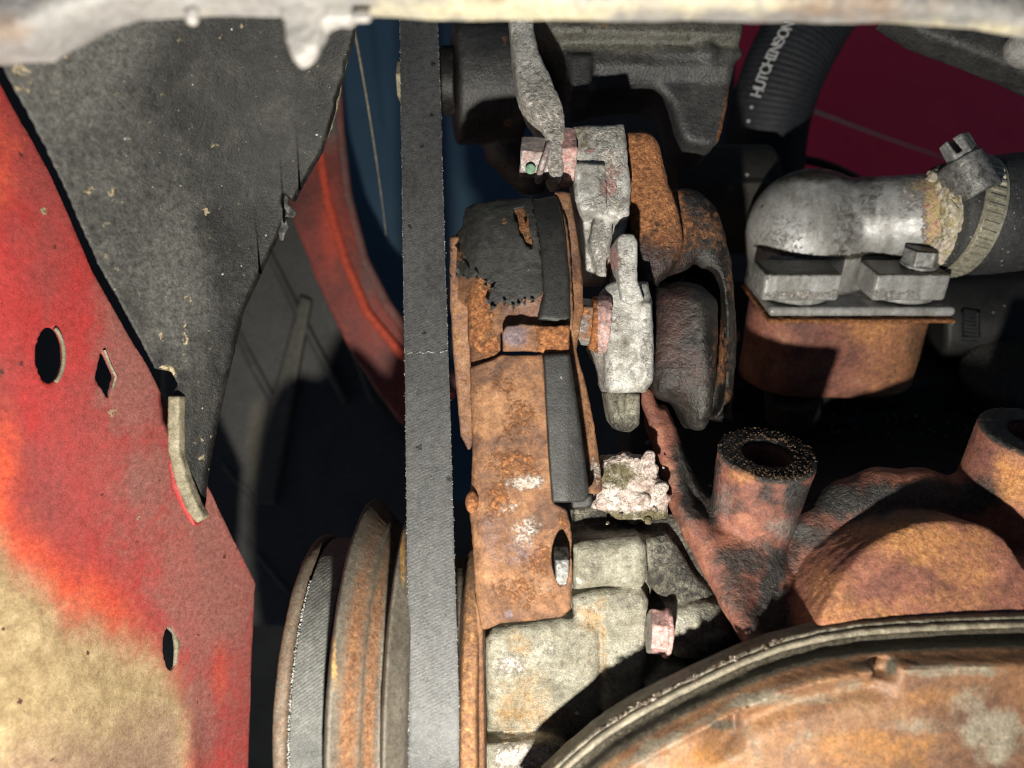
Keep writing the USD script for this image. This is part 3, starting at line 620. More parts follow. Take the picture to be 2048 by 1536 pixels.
for sgn in (-1, 1):
    pts = np.stack([xc + sgn * 7.0, YZ[:, 0] - nn[:, 0] * .2, YZ[:, 1] - nn[:, 1] * .2], 1)
    sel = np.linspace(0, len(pts) - 1, 2600); P2 = np.stack([np.interp(sel, np.arange(len(pts)), pts[:, a]) for a in range(3)], 1)
    obj('frayed_thread', tufts(P2, np.tile([sgn * .8, 0, .5], (2600, 1)), 900, .34, .14), m_thread, T, smooth=False, kind='stuff')
k = np.argmin(np.abs((768 - FPX * YZ[:160, 0] / -YZ[:160, 1]) - 705)); sy = YZ[k]; xs = np.linspace(-6.6, 7.0, 60)
P2 = np.stack([xc[k] + xs, sy[0] + .25 * np.sin(xs * 2.2) + .06 * xs, np.full(60, sy[1] + .15) + .0], 1)
obj('splice_stitch', tufts(P2, np.tile([.3, .2, .9], (60, 1)), 110, .3, .17), m_thread, T, smooth=False, label='pale stitched splice line across the belt')
# bolt head peeping out behind the belt
solid('bolt_head', prism(at(797, 164, 292), at(812, 164, 292), 6.6, 6), m_lip, None, .5, label='tan bolt head peeping out left of the fan belt near its top', cat='bolt')
# ---------------------------------------------------------------- pump, casting and bracket at the top
T = thing('pump', at(960, 160, 300), 'black cylindrical pump body with a short shaft, right of the fan belt at the top', 'pump')
c = at(960, 165, 312)
solid('pump_body', uni(cyl(at(908, 165, 312), at(1040, 165, 316), 24.5, 2.2), cap(at(1010, 300, 322), at(1060, 350, 326), 9), obox(at(1045, 100, 318), (9, 22, 12), 3, np.eye(3)), k=3), m_black_paint, T, .9, noise=[(.35, 9, 3), (.15, 2.5, 2)], mask=lambda x, y, v: (blob(x, y, [(960, 190, 40, 40, .15)]), blob(x, y, [(1015, 245, 8, 8, .8), (1010, 80, 6, 10, .6)])))
solid('pump_shaft', uni(cyl(at(884, 162, 312), at(912, 162, 312), 13.5, .6), cyl(at(870, 162, 312), at(890, 162, 312), 10.5, .5)), m_steel, T, .6, mask=lambda x, y, v: (0 * x, 0 * x, .85 + 0 * x))
T = thing('black_casting', at(1290, 150, 270), 'black painted cast bracket with a notched leg, above the rusted arm', 'casting')
fc = lambda X, Y: 274 + 3.5 * sstep(Y, 116, 110) - 4 * sstep(Y, 122, 126) + .06 * (X - 45)
body = ext([(1062, -60), (1500, -60), (1490, 40), (1478, 110), (1470, 170), (1462, 230), (1444, 284), (1390, 280), (1368, 262), (1352, 200), (1330, 172), (1305, 160), (1240, 166), (1190, 170), (1185, 180), (1140, 180), (1135, 150), (1125, 108), (1062, 30)], 274, 310, 3.2, front=fc, smooth=1)
solid('casting_body', uni(body, cyl(at(1135, 106, 279), at(1186, 108, 279), 1.6, .6), ext([(1136, 105), (1186, 105), (1184, 182), (1140, 182)], 270, 290, 2.5), ext([(1128, 45), (1170, 45), (1168, 64), (1130, 66)], 268, 290, 2), chain([at(1190, 100, 276), at(1420, 108, 276), at(1475, 108, 278)], 1.8), cap(at(1400, 92, 276), at(1418, 106, 275), 2.6), k=2.5), m_black_paint, T, .9, noise=[(.3, 8, 3), (.14, 2.2, 2)],
      mask=lambda x, y, v: (.62 * sstep(y, 112, 90) + blob(x, y, [(1250, 120, 150, 30, .2)]), np.exp(-((x - 1478 + .18 * (y - 80)) / 9) ** 2) * sstep(y, 130, 220) * .9 + blob(x, y, [(1442, 270, 8, 12, .7), (1205, 50, 12, 8, .5)])))
T = thing('support_strap', at(1075, 150, 255), 'pale pitted metal support strap curving down in front of the black pump', 'bracket')
def sw(Xp): return None
solid('strap_arm', ext([(1010, -60), (1062, -60), (1066, 45), (1073, 95), (1085, 130), (1102, 165), (1118, 200), (1127, 225), (1129, 262), (1127, 350), (1120, 370), (1098, 366), (1092, 330), (1090, 275), (1058, 238), (1040, 200), (1030, 160), (1022, 90)], 250, 262, 1.8, front=lambda X, Y: 242 + .10 * np.maximum(Y - 70, 0) + .35 * np.maximum(X - 8 - (120 - Y) * .12, 0), smooth=1), m_alu, T, .7, noise=[(.35, 4, 3), (.18, 1.3, 2)], mask=lambda x, y, v: (.25 + .35 * sstep(y, 120, 230), 0 * x, blob(x, y, [(1085, 100, 18, 80, .35), (1030, 120, 8, 120, .35)])))
T = thing('hex_bolt', at(1100, 325, 248), 'corroded hex bolt with a green dab, clamping the pale strap', 'bolt')
solid('bolt_head', uni(prism(at(1041, 314, 250), at(1102, 318, 250), 5.9, 6, .4), cyl(at(1085, 318, 250), at(1096, 322, 250), 8.2, .6), prism(at(1120, 316, 252), at(1150, 316, 252), 8.6, 6, .5)), m_steel, T, .5, noise=[(.3, 2.5, 3)], mask=lambda x, y, v: (blob(x, y, [(1118, 335, 16, 22, .75), (1132, 280, 10, 14, .6)], .5), .38 + .3 * sstep(x, 1090, 1130)))
solid('green_dab', cyl(at(1061, 338, 244.9), at(1061, 338, 243.9), 1.7, .4), M('green_paint_dab', [(0., (.10, .2, .13)), (1., (.15, .26, .18))], .3, bump=()), T, .4)
# corroded aluminium block, fingers and clamp
T = thing('adjuster_block', at(1205, 340, 250), 'white and pink corroded aluminium block between the strap bolt and the rusty arm', 'bracket')
blk = uni(ext([(1146, 250), (1190, 246), (1250, 244), (1258, 300), (1264, 370), (1260, 430), (1240, 440), (1200, 420), (1165, 425), (1150, 400), (1148, 330)], 246, 268, 2.2), ext([(1150, 322), (1212, 326), (1214, 420), (1165, 424), (1150, 400)], 243.5, 260, 1.6), ext([(1156, 400), (1235, 410), (1260, 430), (1250, 470), (1215, 560), (1175, 560), (1160, 500)], 257, 275, 2), ext([(1193, 425), (1225, 422), (1226, 470), (1212, 520), (1216, 555), (1196, 550), (1180, 480)], 249, 268, 1.8), k=1)
solid('block', blk, m_alu, T, .7, noise=[(.5, 4, 3), (.3, 1.4, 2)], mask=lambda x, y, v: (blob(x, y, [(1225, 330, 30, 45, .75), (1215, 275, 40, 24, .55), (1205, 405, 50, 20, .55), (1200, 500, 40, 60, .4)], .5), blob(x, y, [(1218, 375, 20, 20, .72), (1180, 302, 10, 8, .6), (1226, 345, 16, 16, .5)], .5), blob(x, y, [(1165, 275, 16, 34, .65), (1230, 265, 10, 18, .45), (1170, 345, 20, 30, .25)])))
T = thing('clamp', at(1260, 640, 245), 'grey aluminium clamp with an upright finger, bolted against the dark pump housing', 'clamp')
solid('finger', ext([(1234, 476), (1244, 466), (1268, 466), (1276, 480), (1276, 560), (1290, 600), (1262, 610), (1242, 600), (1236, 540)], 238, 262, .9), m_alu, T, .6, noise=[(.22, 3, 3)], mask=lambda x, y, v: (.18 + 0 * x, blob(x, y, [(1226, 515, 14, 30, .7)], .5)))
cl = uni(ext([(1208, 580), (1240, 560), (1300, 560), (1308, 600), (1312, 700), (1310, 765), (1295, 785), (1222, 786), (1214, 770), (1212, 700)], 241, 272, 4), ext([(1212, 570), (1238, 560), (1262, 600), (1240, 640), (1214, 620)], 243, 262, 2), ext([(1275, 600), (1305, 600), (1310, 700), (1308, 760), (1282, 765)], 239.5, 260, 2.5), ext([(1180, 690), (1220, 690), (1222, 770), (1206, 740)], 250, 270, 2), k=1.2)
solid('clamp_body', cl, m_alu, T, .7, noise=[(.3, 4, 3), (.15, 1.4, 2)], mask=lambda x, y, v: (blob(x, y, [(1296, 690, 16, 60, .4), (1200, 740, 20, 50, .5)]), blob(x, y, [(1228, 640, 14, 30, .3)]), blob(x, y, [(1250, 700, 30, 70, .42), (1290, 775, 30, 20, .5), (1285, 590, 20, 30, .4)])))
solid('stub', uni(ext([(1214, 780), (1284, 786), (1282, 850), (1262, 866), (1240, 864), (1225, 845)], 250, 270, 3), ext([(1232, 785), (1252, 785), (1250, 862), (1240, 860)], 248.5, 260, 1.5)), m_cover_alu, T, .7, noise=[(.3, 4, 3)], mask=lambda x, y, v: (.2 + 0 * x, 0 * x, .2 + .5 * sstep(y, 820, 860)), label='greenish stub hanging below the clamp')
T = thing('hex_bolt', at(1185, 645, 243), 'rust-ringed hex bolt with washer on the left of the aluminium clamp', 'bolt')
solid('bolt_head', prism(at(1144, 640, 244), at(1186, 646, 244), 6.6, 6, .5, .5), m_steel, T, .45, noise=[(.25, 2, 3)], mask=lambda x, y, v: (np.maximum(.75 * (np.abs(x - 1146) < 7), blob(x, y, [(1165, 620, 20, 14, .8), (1180, 660, 12, 30, .6), (1160, 672, 20, 10, .6)], .6)),))
solid('washer', uni(cyl(at(1180, 646, 244), at(1194, 647, 244), 8.6, .5), cyl(at(1193, 648, 244), at(1216, 650, 244), 9.2, .8)), m_steel, T, .45, noise=[(.35, 2, 3)], mask=lambda x, y, v: (.95 * (x < 1196) + blob(x, y, [(1205, 640, 12, 20, .4)]), .6 * (x >= 1196)))
# rusted arm and pump housing
T = thing('pump_housing', at(1390, 600, 260), 'heavy oily black and rust iron pump housing with a rusted upright arm, centre right', 'pump housing')
farm = lambda X, Y: 253 + .008 * (X - 48) ** 2 + .05 * np.maximum(80 - Y, 0)
arm = ext([(1250, 254), (1268, 250), (1305, 252), (1325, 270), (1334, 310), (1350, 370), (1372, 420), (1380, 500), (1330, 562), (1292, 556), (1276, 520), (1270, 440), (1262, 400), (1258, 340)], 250, 285, 3.5, front=farm, smooth=1)
lobe = ext([(1330, 400), (1350, 368), (1400, 368), (1440, 400), (1466, 460), (1484, 540), (1492, 640), (1490, 740), (1478, 810), (1450, 840), (1420, 840), (1420, 500), (1360, 560), (1300, 556)], 262, 300, 7, front=lambda X, Y: 262 + .012 * np.maximum(X - 60, 0) ** 2 + .0 * Y, smooth=2)
notch = ext([(1370, 590, 263), (1385, 545, 263), (1420, 528, 263), (1446, 545, 263), (1456, 600, 263), (1460, 700, 263), (1450, 845, 263), (1380, 845, 263)], 240, 320, 1, smooth=2)
inner = ext([(1312, 575), (1350, 556), (1410, 560), (1444, 585), (1452, 620), (1446, 720), (1440, 800), (1428, 858), (1405, 868), (1380, 850), (1368, 810), (1330, 800), (1306, 780)], 252, 292, 9, front=lambda X, Y: 251 + .004 * (Y - 10) ** 2 * 1.2 + .02 * np.maximum(X - 62, 0) ** 2 - 2 * np.exp(-((X - 66 + .15 * (Y + 5)) / 4.) ** 2), smooth=2)
back = ext([(1300, 520), (1470, 600), (1470, 850), (1300, 800)], 276, 300, 3)
def hmask(x, y, v):
    r = np.maximum(sstep(x, 1392, 1330) * sstep(y, 520, 400), blob(x, y, [(1300, 330, 60, 130, 1.), (1350, 460, 50, 50, .72), (1420, 460, 40, 50, .45), (1440, 690, 16, 60, .65), (1470, 560, 20, 60, .5), (1390, 480, 40, 30, .45), (1460, 790, 10, 20, .5)], .6))
    return r, blob(x, y, [(1345, 660, 40, 90, .75), (1310, 520, 50, 40, .6), (1380, 740, 40, 60, .5)]), blob(x, y, [(1400, 640, 20, 80, .32), (1470, 720, 14, 80, .45), (1410, 800, 24, 50, .4)])
solid('housing', uni(arm, lobe - notch, inner, back, k=3), m_black_iron, T, .8, noise=[(.7, 9, 3), (.35, 2.6, 3)], mask=hmask)
solid('rust_scale', arm, m_iron, T, .6, noise=[(.5, 3, 3), (.55, 1.3, 3)], mask=lambda x, y, v: (sstep(y, 400, 480) * 1.2 + .0, .85 * sstep(y, 430, 380), 0 * x)) if False else None

# ---------------------------------------------------------------- rusted belt guard
def fguard(X, Y):
    D = 225 + .0012 * np.maximum(Y - 8, 0) ** 2 * 1.6 + .02 * np.maximum(Y - 42, 0) ** 2
    left = at(940, 0, 225)[0]
    return D + .16 * np.maximum(left + 5 - X, 0) ** 2 * .6
T = thing('belt_guard', at(1040, 800, 226), 'rusted sheet-metal guard with peeling black rubber and strips, just right of the fan belt', 'guard')
solid('side_flange', ext([(1108, 380), (1142, 378), (1150, 430), (1163, 520), (1168, 620), (1152, 700), (1172, 768), (1190, 850), (1200, 920), (1208, 985), (1192, 990), (1150, 985), (1140, 800), (1130, 600)], 234, 242, .8, front=lambda X, Y: 231 + .45 * (X - 17) + .0022 * np.maximum(Y - 10, 0) ** 2), m_guard, T, .6, noise=[(.3, 3, 3)], mask=lambda x, y, v: (blob(x, y, [(1180, 830, 30, 40, .35), (1195, 950, 20, 30, .3)]), blob(x, y, [(1190, 940, 12, 26, .55)]), blob(x, y, [(1130, 480, 30, 90, .4)])))
solid('back_plate', ext([(898, 470), (948, 470), (948, 880), (938, 905), (920, 870), (906, 720), (899, 600)], 236, 244, 1.5), m_guard, T, .8, noise=[(.3, 4, 3)], mask=lambda x, y, v: (.12 + 0 * x, 0 * x, .25 + 0 * x))
up = [(896, 478), (905, 455), (922, 440), (925, 398), (940, 394), (1065, 384), (1122, 376), (1140, 480), (1146, 600), (1146, 660), (1000, 664), (1000, 716), (942, 728), (934, 660), (934, 610), (912, 596), (900, 560)]
solid('upper_panel', ext(up, 228, 240, .8, front=lambda X, Y: fguard(X, Y) + 1.6, thick=5), m_guard, T, .7, noise=[(.35, 4, 3), (.3, 1.5, 2)], mask=lambda x, y, v: (blob(x, y, [(958, 640, 26, 70, .75), (1000, 690, 50, 22, .7), (1045, 450, 16, 50, .55), (960, 580, 30, 20, .6)], .6), 0 * x, blob(x, y, [(1060, 610, 50, 30, .35)])))
coat = ext([(897, 480), (905, 457), (922, 440), (926, 399), (1000, 388), (1064, 384), (1078, 470), (1085, 560), (1084, 590), (1062, 604), (1048, 600), (1036, 612), (1018, 612), (1004, 606), (992, 618), (982, 616), (972, 604), (978, 588), (984, 572), (968, 562), (956, 552), (944, 556), (932, 548), (916, 546), (898, 552)], 228, 232, .4, front=fguard, thick=1.5, rag=(.7, 2.2))
coat = coat - ext([(x, y, 230) for x, y in [(1028, 420), (1046, 412), (1056, 440), (1060, 470), (1066, 500), (1052, 492), (1042, 468), (1032, 440)]], 210, 260, .1, rag=(.6, 2.5))
solid('peeling_coat', coat, m_peel, T, .5, noise=[(.25, 5, 3), (.12, 1.5, 2)], mask=lambda x, y, v: (blob(x, y, [(908, 475, 10, 20, .7), (1010, 442, 8, 8, .5), (915, 500, 14, 30, .4), (928, 410, 8, 16, .4)], .6),), label='torn black rubber coating peeling off the rust')
rg = np.random.default_rng(11); fl = []
for (x, y) in [(903, 548), (915, 544), (926, 550), (938, 552), (958, 556), (972, 566), (981, 582), (975, 606), (986, 618), (1008, 610), (1022, 614), (1040, 610), (1052, 604), (1066, 602), (1050, 470), (1058, 492)]:
    p = at(x + rg.normal(0, 2), y + rg.normal(0, 2), 224.5); a1 = rg.uniform(0, 6.3); d = np.array([math.cos(a1), math.sin(a1), .9]) * rg.uniform(.8, 1.7); e = np.array([-math.sin(a1), math.cos(a1), .1]) * rg.uniform(.5, 1.2)
    v = np.array([p + e, p - e, p + d * .7 + e * .5, p + d * .7 - e * .3 + [0, 0, .4], p + d + [0, 0, -.5]]); f = np.array([[0, 1, 2], [1, 3, 2], [2, 3, 4]])
    vv = np.vstack([v, v - [0, 0, .35]]); ff = np.vstack([f, f[:, ::-1] + 5, [[0, 5, 1], [1, 5, 6], [1, 6, 3], [3, 6, 8], [3, 8, 4], [4, 8, 9], [4, 9, 2], [2, 9, 7], [2, 7, 0], [0, 7, 5]]]); fl.append((vv, ff))
for q in fl: obj('coat_flake', q, m_peel, T, smooth=False)
solid('upper_strip', ext([(1064, 386), (1118, 377), (1132, 470), (1140, 560), (1142, 640), (1122, 646), (1074, 640), (1086, 590), (1080, 480)], 226, 230, 1., front=lambda X, Y: fguard(X, Y) - 1.0 + .05 * (X - 12) ** 2 * .4, thick=3), m_rubber, T, .6, noise=[(.15, 6, 2)], label='glossy black rubber strip along the top of the guard')
solid('collar_clip', ext([(1003, 664), (1012, 650), (1040, 646), (1090, 650), (1141, 648), (1140, 700), (1118, 704), (1060, 702), (1005, 702)], 220, 226, .8, front=lambda X, Y: 221.5 + 1.2 * np.exp(-((X - 6) / 6.) ** 2), thick=2.6, rag=(.3, 3.)), m_guard, T, .5, noise=[(.35, 3, 3), (.25, 1.3, 2)], mask=lambda x, y, v: (sstep(x, 1060, 1085) * .72, 0 * x, blob(x, y, [(1030, 670, 30, 24, .9)])), label='rust-pitted collar clip across the guard')
low = [(938, 735), (975, 722), (1004, 708), (1060, 710), (1086, 706), (1094, 800), (1106, 1005), (1134, 1022), (1142, 1050), (1146, 1130), (1144, 1222), (1124, 1238), (1060, 1246), (1000, 1250), (975, 1262), (958, 1262), (950, 1200), (945, 1100), (936, 1010), (942, 960), (944, 880), (940, 800)]
lowS = ext(low, 224, 236, 1.0, front=lambda X, Y: fguard(X, Y) - .6 - .5 * np.sin(Y / 8.) * .4, thick=4) - ext([(1122 + 19 * math.cos(t), 1112 + 56 * math.sin(t), 226) for t in np.linspace(0, 6.28, 24)] , 200, 260, .1) - ext([(1118, 1098, 225), (1165, 1098, 225), (1165, 1150, 225), (1118, 1150, 225)], 200, 224.5, .1)
solid('lower_panel', lowS, m_guard, T, .6, noise=[(.35, 5, 3), (.2, 1.3, 3)], mask=lambda x, y, v: (blob(x, y, [(1040, 830, 40, 50, .5), (1010, 770, 30, 24, .45), (1030, 930, 50, 30, .55), (1000, 1000, 24, 40, .62), (1080, 1120, 30, 50, .5), (1050, 1180, 60, 30, .45), (1128, 1060, 12, 40, .5)], .7), blob(x, y, [(1046, 965, 34, 16, .72), (1050, 1060, 36, 34, .58), (1020, 1015, 20, 20, .45), (1085, 1170, 30, 20, .35)], .7), blob(x, y, [(1040, 1100, 40, 30, .4), (985, 1080, 24, 60, .3), (1018, 1228, 8, 8, .7)])))
solid('side_wall', ext([(948, 1180), (966, 1262), (971, 1620), (958, 1620), (956, 1300)], 224, 240, .6), m_guard, T, .6, noise=[(.2, 4, 2)], mask=lambda x, y, v: (.1 + 0 * x, .15 + 0 * x))
solid('rivet', ball(at(944, 1004, 224), (2.0, 3.4, 2.6)), m_guard, T, .4, mask=lambda x, y, v: (.7 + 0 * x,))
solid('lower_strip', ext([(1087, 708), (1140, 706), (1158, 820), (1172, 920), (1181, 990), (1176, 1004), (1160, 1008), (1104, 1006), (1096, 900), (1090, 790)], 219, 224, .8, front=lambda X, Y: 219.5 + .25 * np.maximum(X - 15.5 + .0 * Y, 0) ** 1.3 * .6, thick=2.8), m_rubber, T, .6, noise=[(.12, 6, 2)], label='flat black rubber strip along the lower guard')
solid('strip_tab', ext([(1142, 998), (1184, 988), (1186, 1010), (1172, 1018), (1145, 1018)], 221.5, 225, .6), m_rubber, T, .5)
T = thing('hex_bolt', at(1126, 1140, 226), 'bright hex bolt head sitting in the oval slot of the rusted guard', 'bolt')
solid('bolt_head', prism(at(1108, 1140, 231.5), at(1136, 1140, 231.5), 6.2, 6, .5, .4), m_steel, T, .4, noise=[(.15, 2, 2)], mask=lambda x, y, v: (.15 + 0 * x, 0 * x, .42 + 0 * x))
# ---------------------------------------------------------------- front cover of the engine
T = thing('front_cover', at(1180, 1300, 240), 'grimy grey-green cast aluminium engine front cover beneath the rusted guard', 'engine cover')
ground_plate = ext([(966, 1050), (1150, 1050), (1370, 1040), (1480, 1180), (1540, 1330), (1400, 1420), (1300, 1480), (1200, 1620), (966, 1620)], 249, 262, 2)
faceL = ext([(970, 1282), (985, 1262), (1060, 1250), (1122, 1240), (1190, 1252), (1202, 1262), (1206, 1330), (1212, 1400), (1240, 1560), (1130, 1560), (1110, 1478), (1040, 1484), (972, 1482)], 238.5, 256, 3, front=lambda X, Y: 238.5 + .05 * np.maximum(X - 22, 0) ** 2 + .006 * (Y + 82) ** 2)
boss = ext([(1142, 1092), (1170, 1082), (1282, 1072), (1296, 1090), (1300, 1160), (1290, 1185), (1210, 1182), (1150, 1190)], 234, 256, 5, front=lambda X, Y: 233 + .02 * (Y + 53) ** 2)
mid = ext([(1144, 1195), (1200, 1180), (1285, 1178), (1300, 1200), (1302, 1300), (1292, 1350), (1250, 1560), (1205, 1420), (1200, 1262), (1150, 1245)], 240, 258, 3)
slope = ext([(1286, 1076), (1338, 1070), (1362, 1100), (1400, 1160), (1446, 1206), (1400, 1214), (1335, 1216), (1306, 1180)], 240, 262, 3, front=lambda X, Y: 238 + .28 * np.maximum(X - 42, 0))
lug = uni(ext([(1332, 1222), (1380, 1212), (1448, 1210), (1482, 1260), (1500, 1300), (1450, 1336), (1380, 1330), (1345, 1322)], 236, 262, 6, front=lambda X, Y: 235 + .012 * (Y + 77) ** 2 + .02 * np.maximum(X - 56, 0) ** 2, smooth=1))
low2 = ext([(1330, 1330), (1380, 1336), (1400, 1360), (1300, 1420), (1290, 1370)], 240, 258, 3)
chunk = ext([(970, 1496), (1040, 1490), (1108, 1478), (1132, 1490), (1160, 1620), (970, 1620)], 237, 256, 2.5)
shelf = ext([(1142, 1020), (1200, 1010), (1370, 1032), (1376, 1060), (1290, 1062), (1142, 1072)], 250, 264, 2)
def cvm(x, y, v):
    return blob(x, y, [(1020, 1325, 30, 22, .62), (1100, 1300, 20, 20, .45), (1060, 1510, 60, 30, .75), (1180, 1130, 30, 40, .35), (1370, 1265, 16, 30, .5), (1250, 1200, 40, 20, .35), (1330, 1070, 30, 12, .6)], .6), blob(x, y, [(1050, 1420, 60, 60, .5), (1180, 1240, 24, 30, .6), (1040, 1290, 30, 30, .45), (1205, 1300, 10, 90, .4)], .5), np.maximum(blob(x, y, [(1380, 1130, 50, 60, .75), (1440, 1300, 50, 30, .6), (1250, 1040, 120, 24, .85), (1420, 1240, 30, 30, .5), (1180, 1080, 40, 8, .5)], .5), sstep(x, 1270, 1320) * sstep(y, 1215, 1190) * .62)
solid('cover_casting', uni(ground_plate, faceL, boss, mid, slope, lug, low2, chunk, shelf, k=1.6), m_cover_alu, T, .75, noise=[(.16, 6, 3), (.22, 1.8, 3)], mask=cvm)
T = thing('hex_bolt', at(1314, 1268, 236), 'pink-stained hex bolt screwed sideways into the front cover lug', 'bolt')
solid('bolt_head', uni(prism(at(1296, 1262, 232), at(1334, 1266, 232), 6.0, 6, .5, .5), cyl(at(1328, 1266, 232), at(1338, 1267, 232), 7.4, .5)), m_steel, T, .45, noise=[(.3, 2.4, 3)], mask=lambda x, y, v: (.35 * (x < 1306), .75 * (x > 1304)))
# chalky crust below the clamp
rg = np.random.default_rng(3); cs = [ext([(1208, 920), (1250, 905), (1310, 930), (1332, 990), (1336, 1040), (1260, 1050), (1190, 1016)], 245.5, 256, 3, rag=(1.5, 5.))]
for k in range(26):
    px, py = rg.uniform(1215, 1336), rg.uniform(905, 1050)
    if py < 905 + (1330 - px) * .12 + (20 if px < 1230 else 0): continue
    cs.append(ball(at(px, py, rg.uniform(244.6, 246.5)), rg.uniform(.6, 1.4)))
for (px, py, r) in ((1300, 908, 1.3), (1294, 918, 1.6), (1303, 940, 2.2), (1322, 975, 2.6), (1286, 1000, 2.4)): cs.append(ball(at(px, py, 245), r))
solid('mineral_crust', uni(*cs, k=1.0), m_crust, None, .45, noise=[(1.1, 5, 3), (.75, 1.5, 4)], mask=lambda x, y, v: (.3 + blob(x, y, [(1240, 950, 40, 22, .5), (1310, 1035, 40, 16, .6), (1230, 1035, 40, 12, .6)], .6),), label='lumpy chalky pink and white mineral crust clinging below the clamp', cat='mineral crust')

# ---------------------------------------------------------------- cylinder head casting with bosses
T = thing('cylinder_head', at(1600, 1100, 250), 'rusty cylinder head casting with a hollow round boss and a humped shoulder, lower right', 'cylinder head')
AX = np.array([.03, .88, .475]); tc = at(1534, 906, 238)
def bossS(c, r, L, hole_r, rb): 
    a = c - AX * L
    return cyl(a, c, rb, 1.0, rb=r), cyl(c - AX * 22, c + AX * 4, hole_r, .2)
b1, h1 = bossS(tc, 15.2, 46, 7.6, 12.0)
wpts = [at(1292, 790, 264), at(1318, 860, 260), at(1338, 930, 256), at(1362, 1000, 251), at(1392, 1070, 245), at(1428, 1140, 238), at(1462, 1205, 230), at(1495, 1260, 222), at(1528, 1312, 214)]
web = chain(wpts, [2.5, 2.6, 2.8, 3, 3, 3, 3.2, 3.2, 3.2], k=1)
wall = ext([(1330, 800), (1350, 850), (1372, 930), (1420, 1020), (1540, 1180), (1600, 1240), (1560, 1300), (1530, 1322), (1470, 1210), (1400, 1080), (1345, 940), (1310, 830)], 266, 300, 6, front=lambda X, Y: 247.5 + .36 * (Y + 48) + .2 * np.maximum(X - 57, 0), smooth=1)
sh = lambda X, Y: 210.5 + .42 * np.maximum(Y + 66, 0) + .012 * np.maximum(Y + 48, 0) ** 2
shoulder = ext([(1575, 1300, 222), (1600, 1220, 224), (1622, 1160, 228), (1660, 1095, 234), (1712, 1046, 239), (1780, 1018, 243), (1858, 1018, 243), (1922, 1040, 240), (1958, 1090, 236), (1978, 1118, 233), (2150, 1122, 233), (2150, 1252, 210), (1900, 1258, 210), (1740, 1270, 210), (1640, 1288, 210), (1570, 1310, 210)], 236, 280, 1.3, front=sh, smooth=1)
rimp = [at(1556, 1210, 243), at(1584, 1142, 247), at(1640, 1070, 251), at(1700, 1020, 254), at(1760, 1000, 255), at(1840, 1000, 255), at(1900, 1016, 255), at(1945, 1052, 252)]
hump = uni(chain(rimp, [6, 7, 8.5, 10, 10.5, 10.5, 10, 8], k=2), ext([(1560, 1300), (1575, 1150), (1640, 1080), (1730, 1030), (1880, 1030), (1950, 1090), (1960, 1300)], 246, 285, 5))
fillet = ext([(1362, 1010), (1400, 1036), (1470, 1080), (1570, 1110), (1620, 1180), (1640, 1300), (1530, 1330), (1495, 1264), (1462, 1208), (1428, 1143), (1392, 1072)], 236, 285, 4, front=lambda X, Y: 221.5 + .60 * (Y + 75) + .42 * np.clip(X - 71, 0, 22) - .006 * np.maximum(-60 - Y, 0) ** 2, smooth=1)
b2c = at(2078, 866, 240); b2, h2 = bossS(b2c, 17, 60, 8.6, 18)
head = (uni(web, wall, fillet, b1, k=6) | uni(shoulder, hump, k=.4))
head = uni(head, b2, k=4) - h1 - h2
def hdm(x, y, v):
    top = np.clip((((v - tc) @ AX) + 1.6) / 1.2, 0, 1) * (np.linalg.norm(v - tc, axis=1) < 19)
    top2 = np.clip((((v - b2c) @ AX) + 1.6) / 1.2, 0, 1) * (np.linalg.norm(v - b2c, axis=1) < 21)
    shade = blob(x, y, [(1700, 1000, 170, 40, 1.1), (1840, 990, 130, 32, 1.2), (1615, 1060, 50, 50, .8), (1470, 1195, 40, 60, .62), (1505, 1125, 80, 30, .8), (1548, 1165, 26, 80, 1.), (1540, 1240, 40, 60, .85), (1390, 940, 40, 110, .95), (1420, 1020, 24, 50, .8), (1540, 1270, 40, 40, .5), (1400, 1000, 30, 60, .8)], .8, 30.)  # soot patches, plus shade painted into the valley beside the boss
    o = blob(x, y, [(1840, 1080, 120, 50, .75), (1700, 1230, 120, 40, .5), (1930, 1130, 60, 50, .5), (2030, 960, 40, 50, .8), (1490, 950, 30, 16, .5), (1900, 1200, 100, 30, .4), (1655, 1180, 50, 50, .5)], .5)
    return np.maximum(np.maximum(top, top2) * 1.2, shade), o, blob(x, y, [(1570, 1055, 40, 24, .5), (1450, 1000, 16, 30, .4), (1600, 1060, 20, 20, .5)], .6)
solid('head_casting', head, m_iron, T, .8, noise=[(.28, 9, 3), (.26, 2.4, 3)], mask=hdm)
gt = []
rg = np.random.default_rng(8)
e1 = np.cross(AX, [1, 0, 0]); e1 /= np.linalg.norm(e1)
for k in range(520):
    r_, a_ = rg.uniform(8.3, 14.8), rg.uniform(0, 6.28); p = tc + r_ * (np.cos(a_) * np.array([1., 0, 0]) + np.sin(a_) * e1) + AX * .2
    m = trimesh.creation.icosphere(0, 1.); v = np.array(m.vertices) * rg.uniform(.2, .6, 3) + rg.normal(0, .10, (12, 3)) + p - AX * .1; gt.append((v, np.array(m.faces)))
m_scale = M('flaky_rust_scale', [(0., (.025, .016, .011)), (.5, (.055, .034, .021)), (1., (.12, .075, .045))], .6, bump=((1., .3),), rough=(.6, .9))
obj('rust_flake', join(gt), m_scale, T, smooth=False, kind='stuff', label='flaky brown rust scale on the boss top')
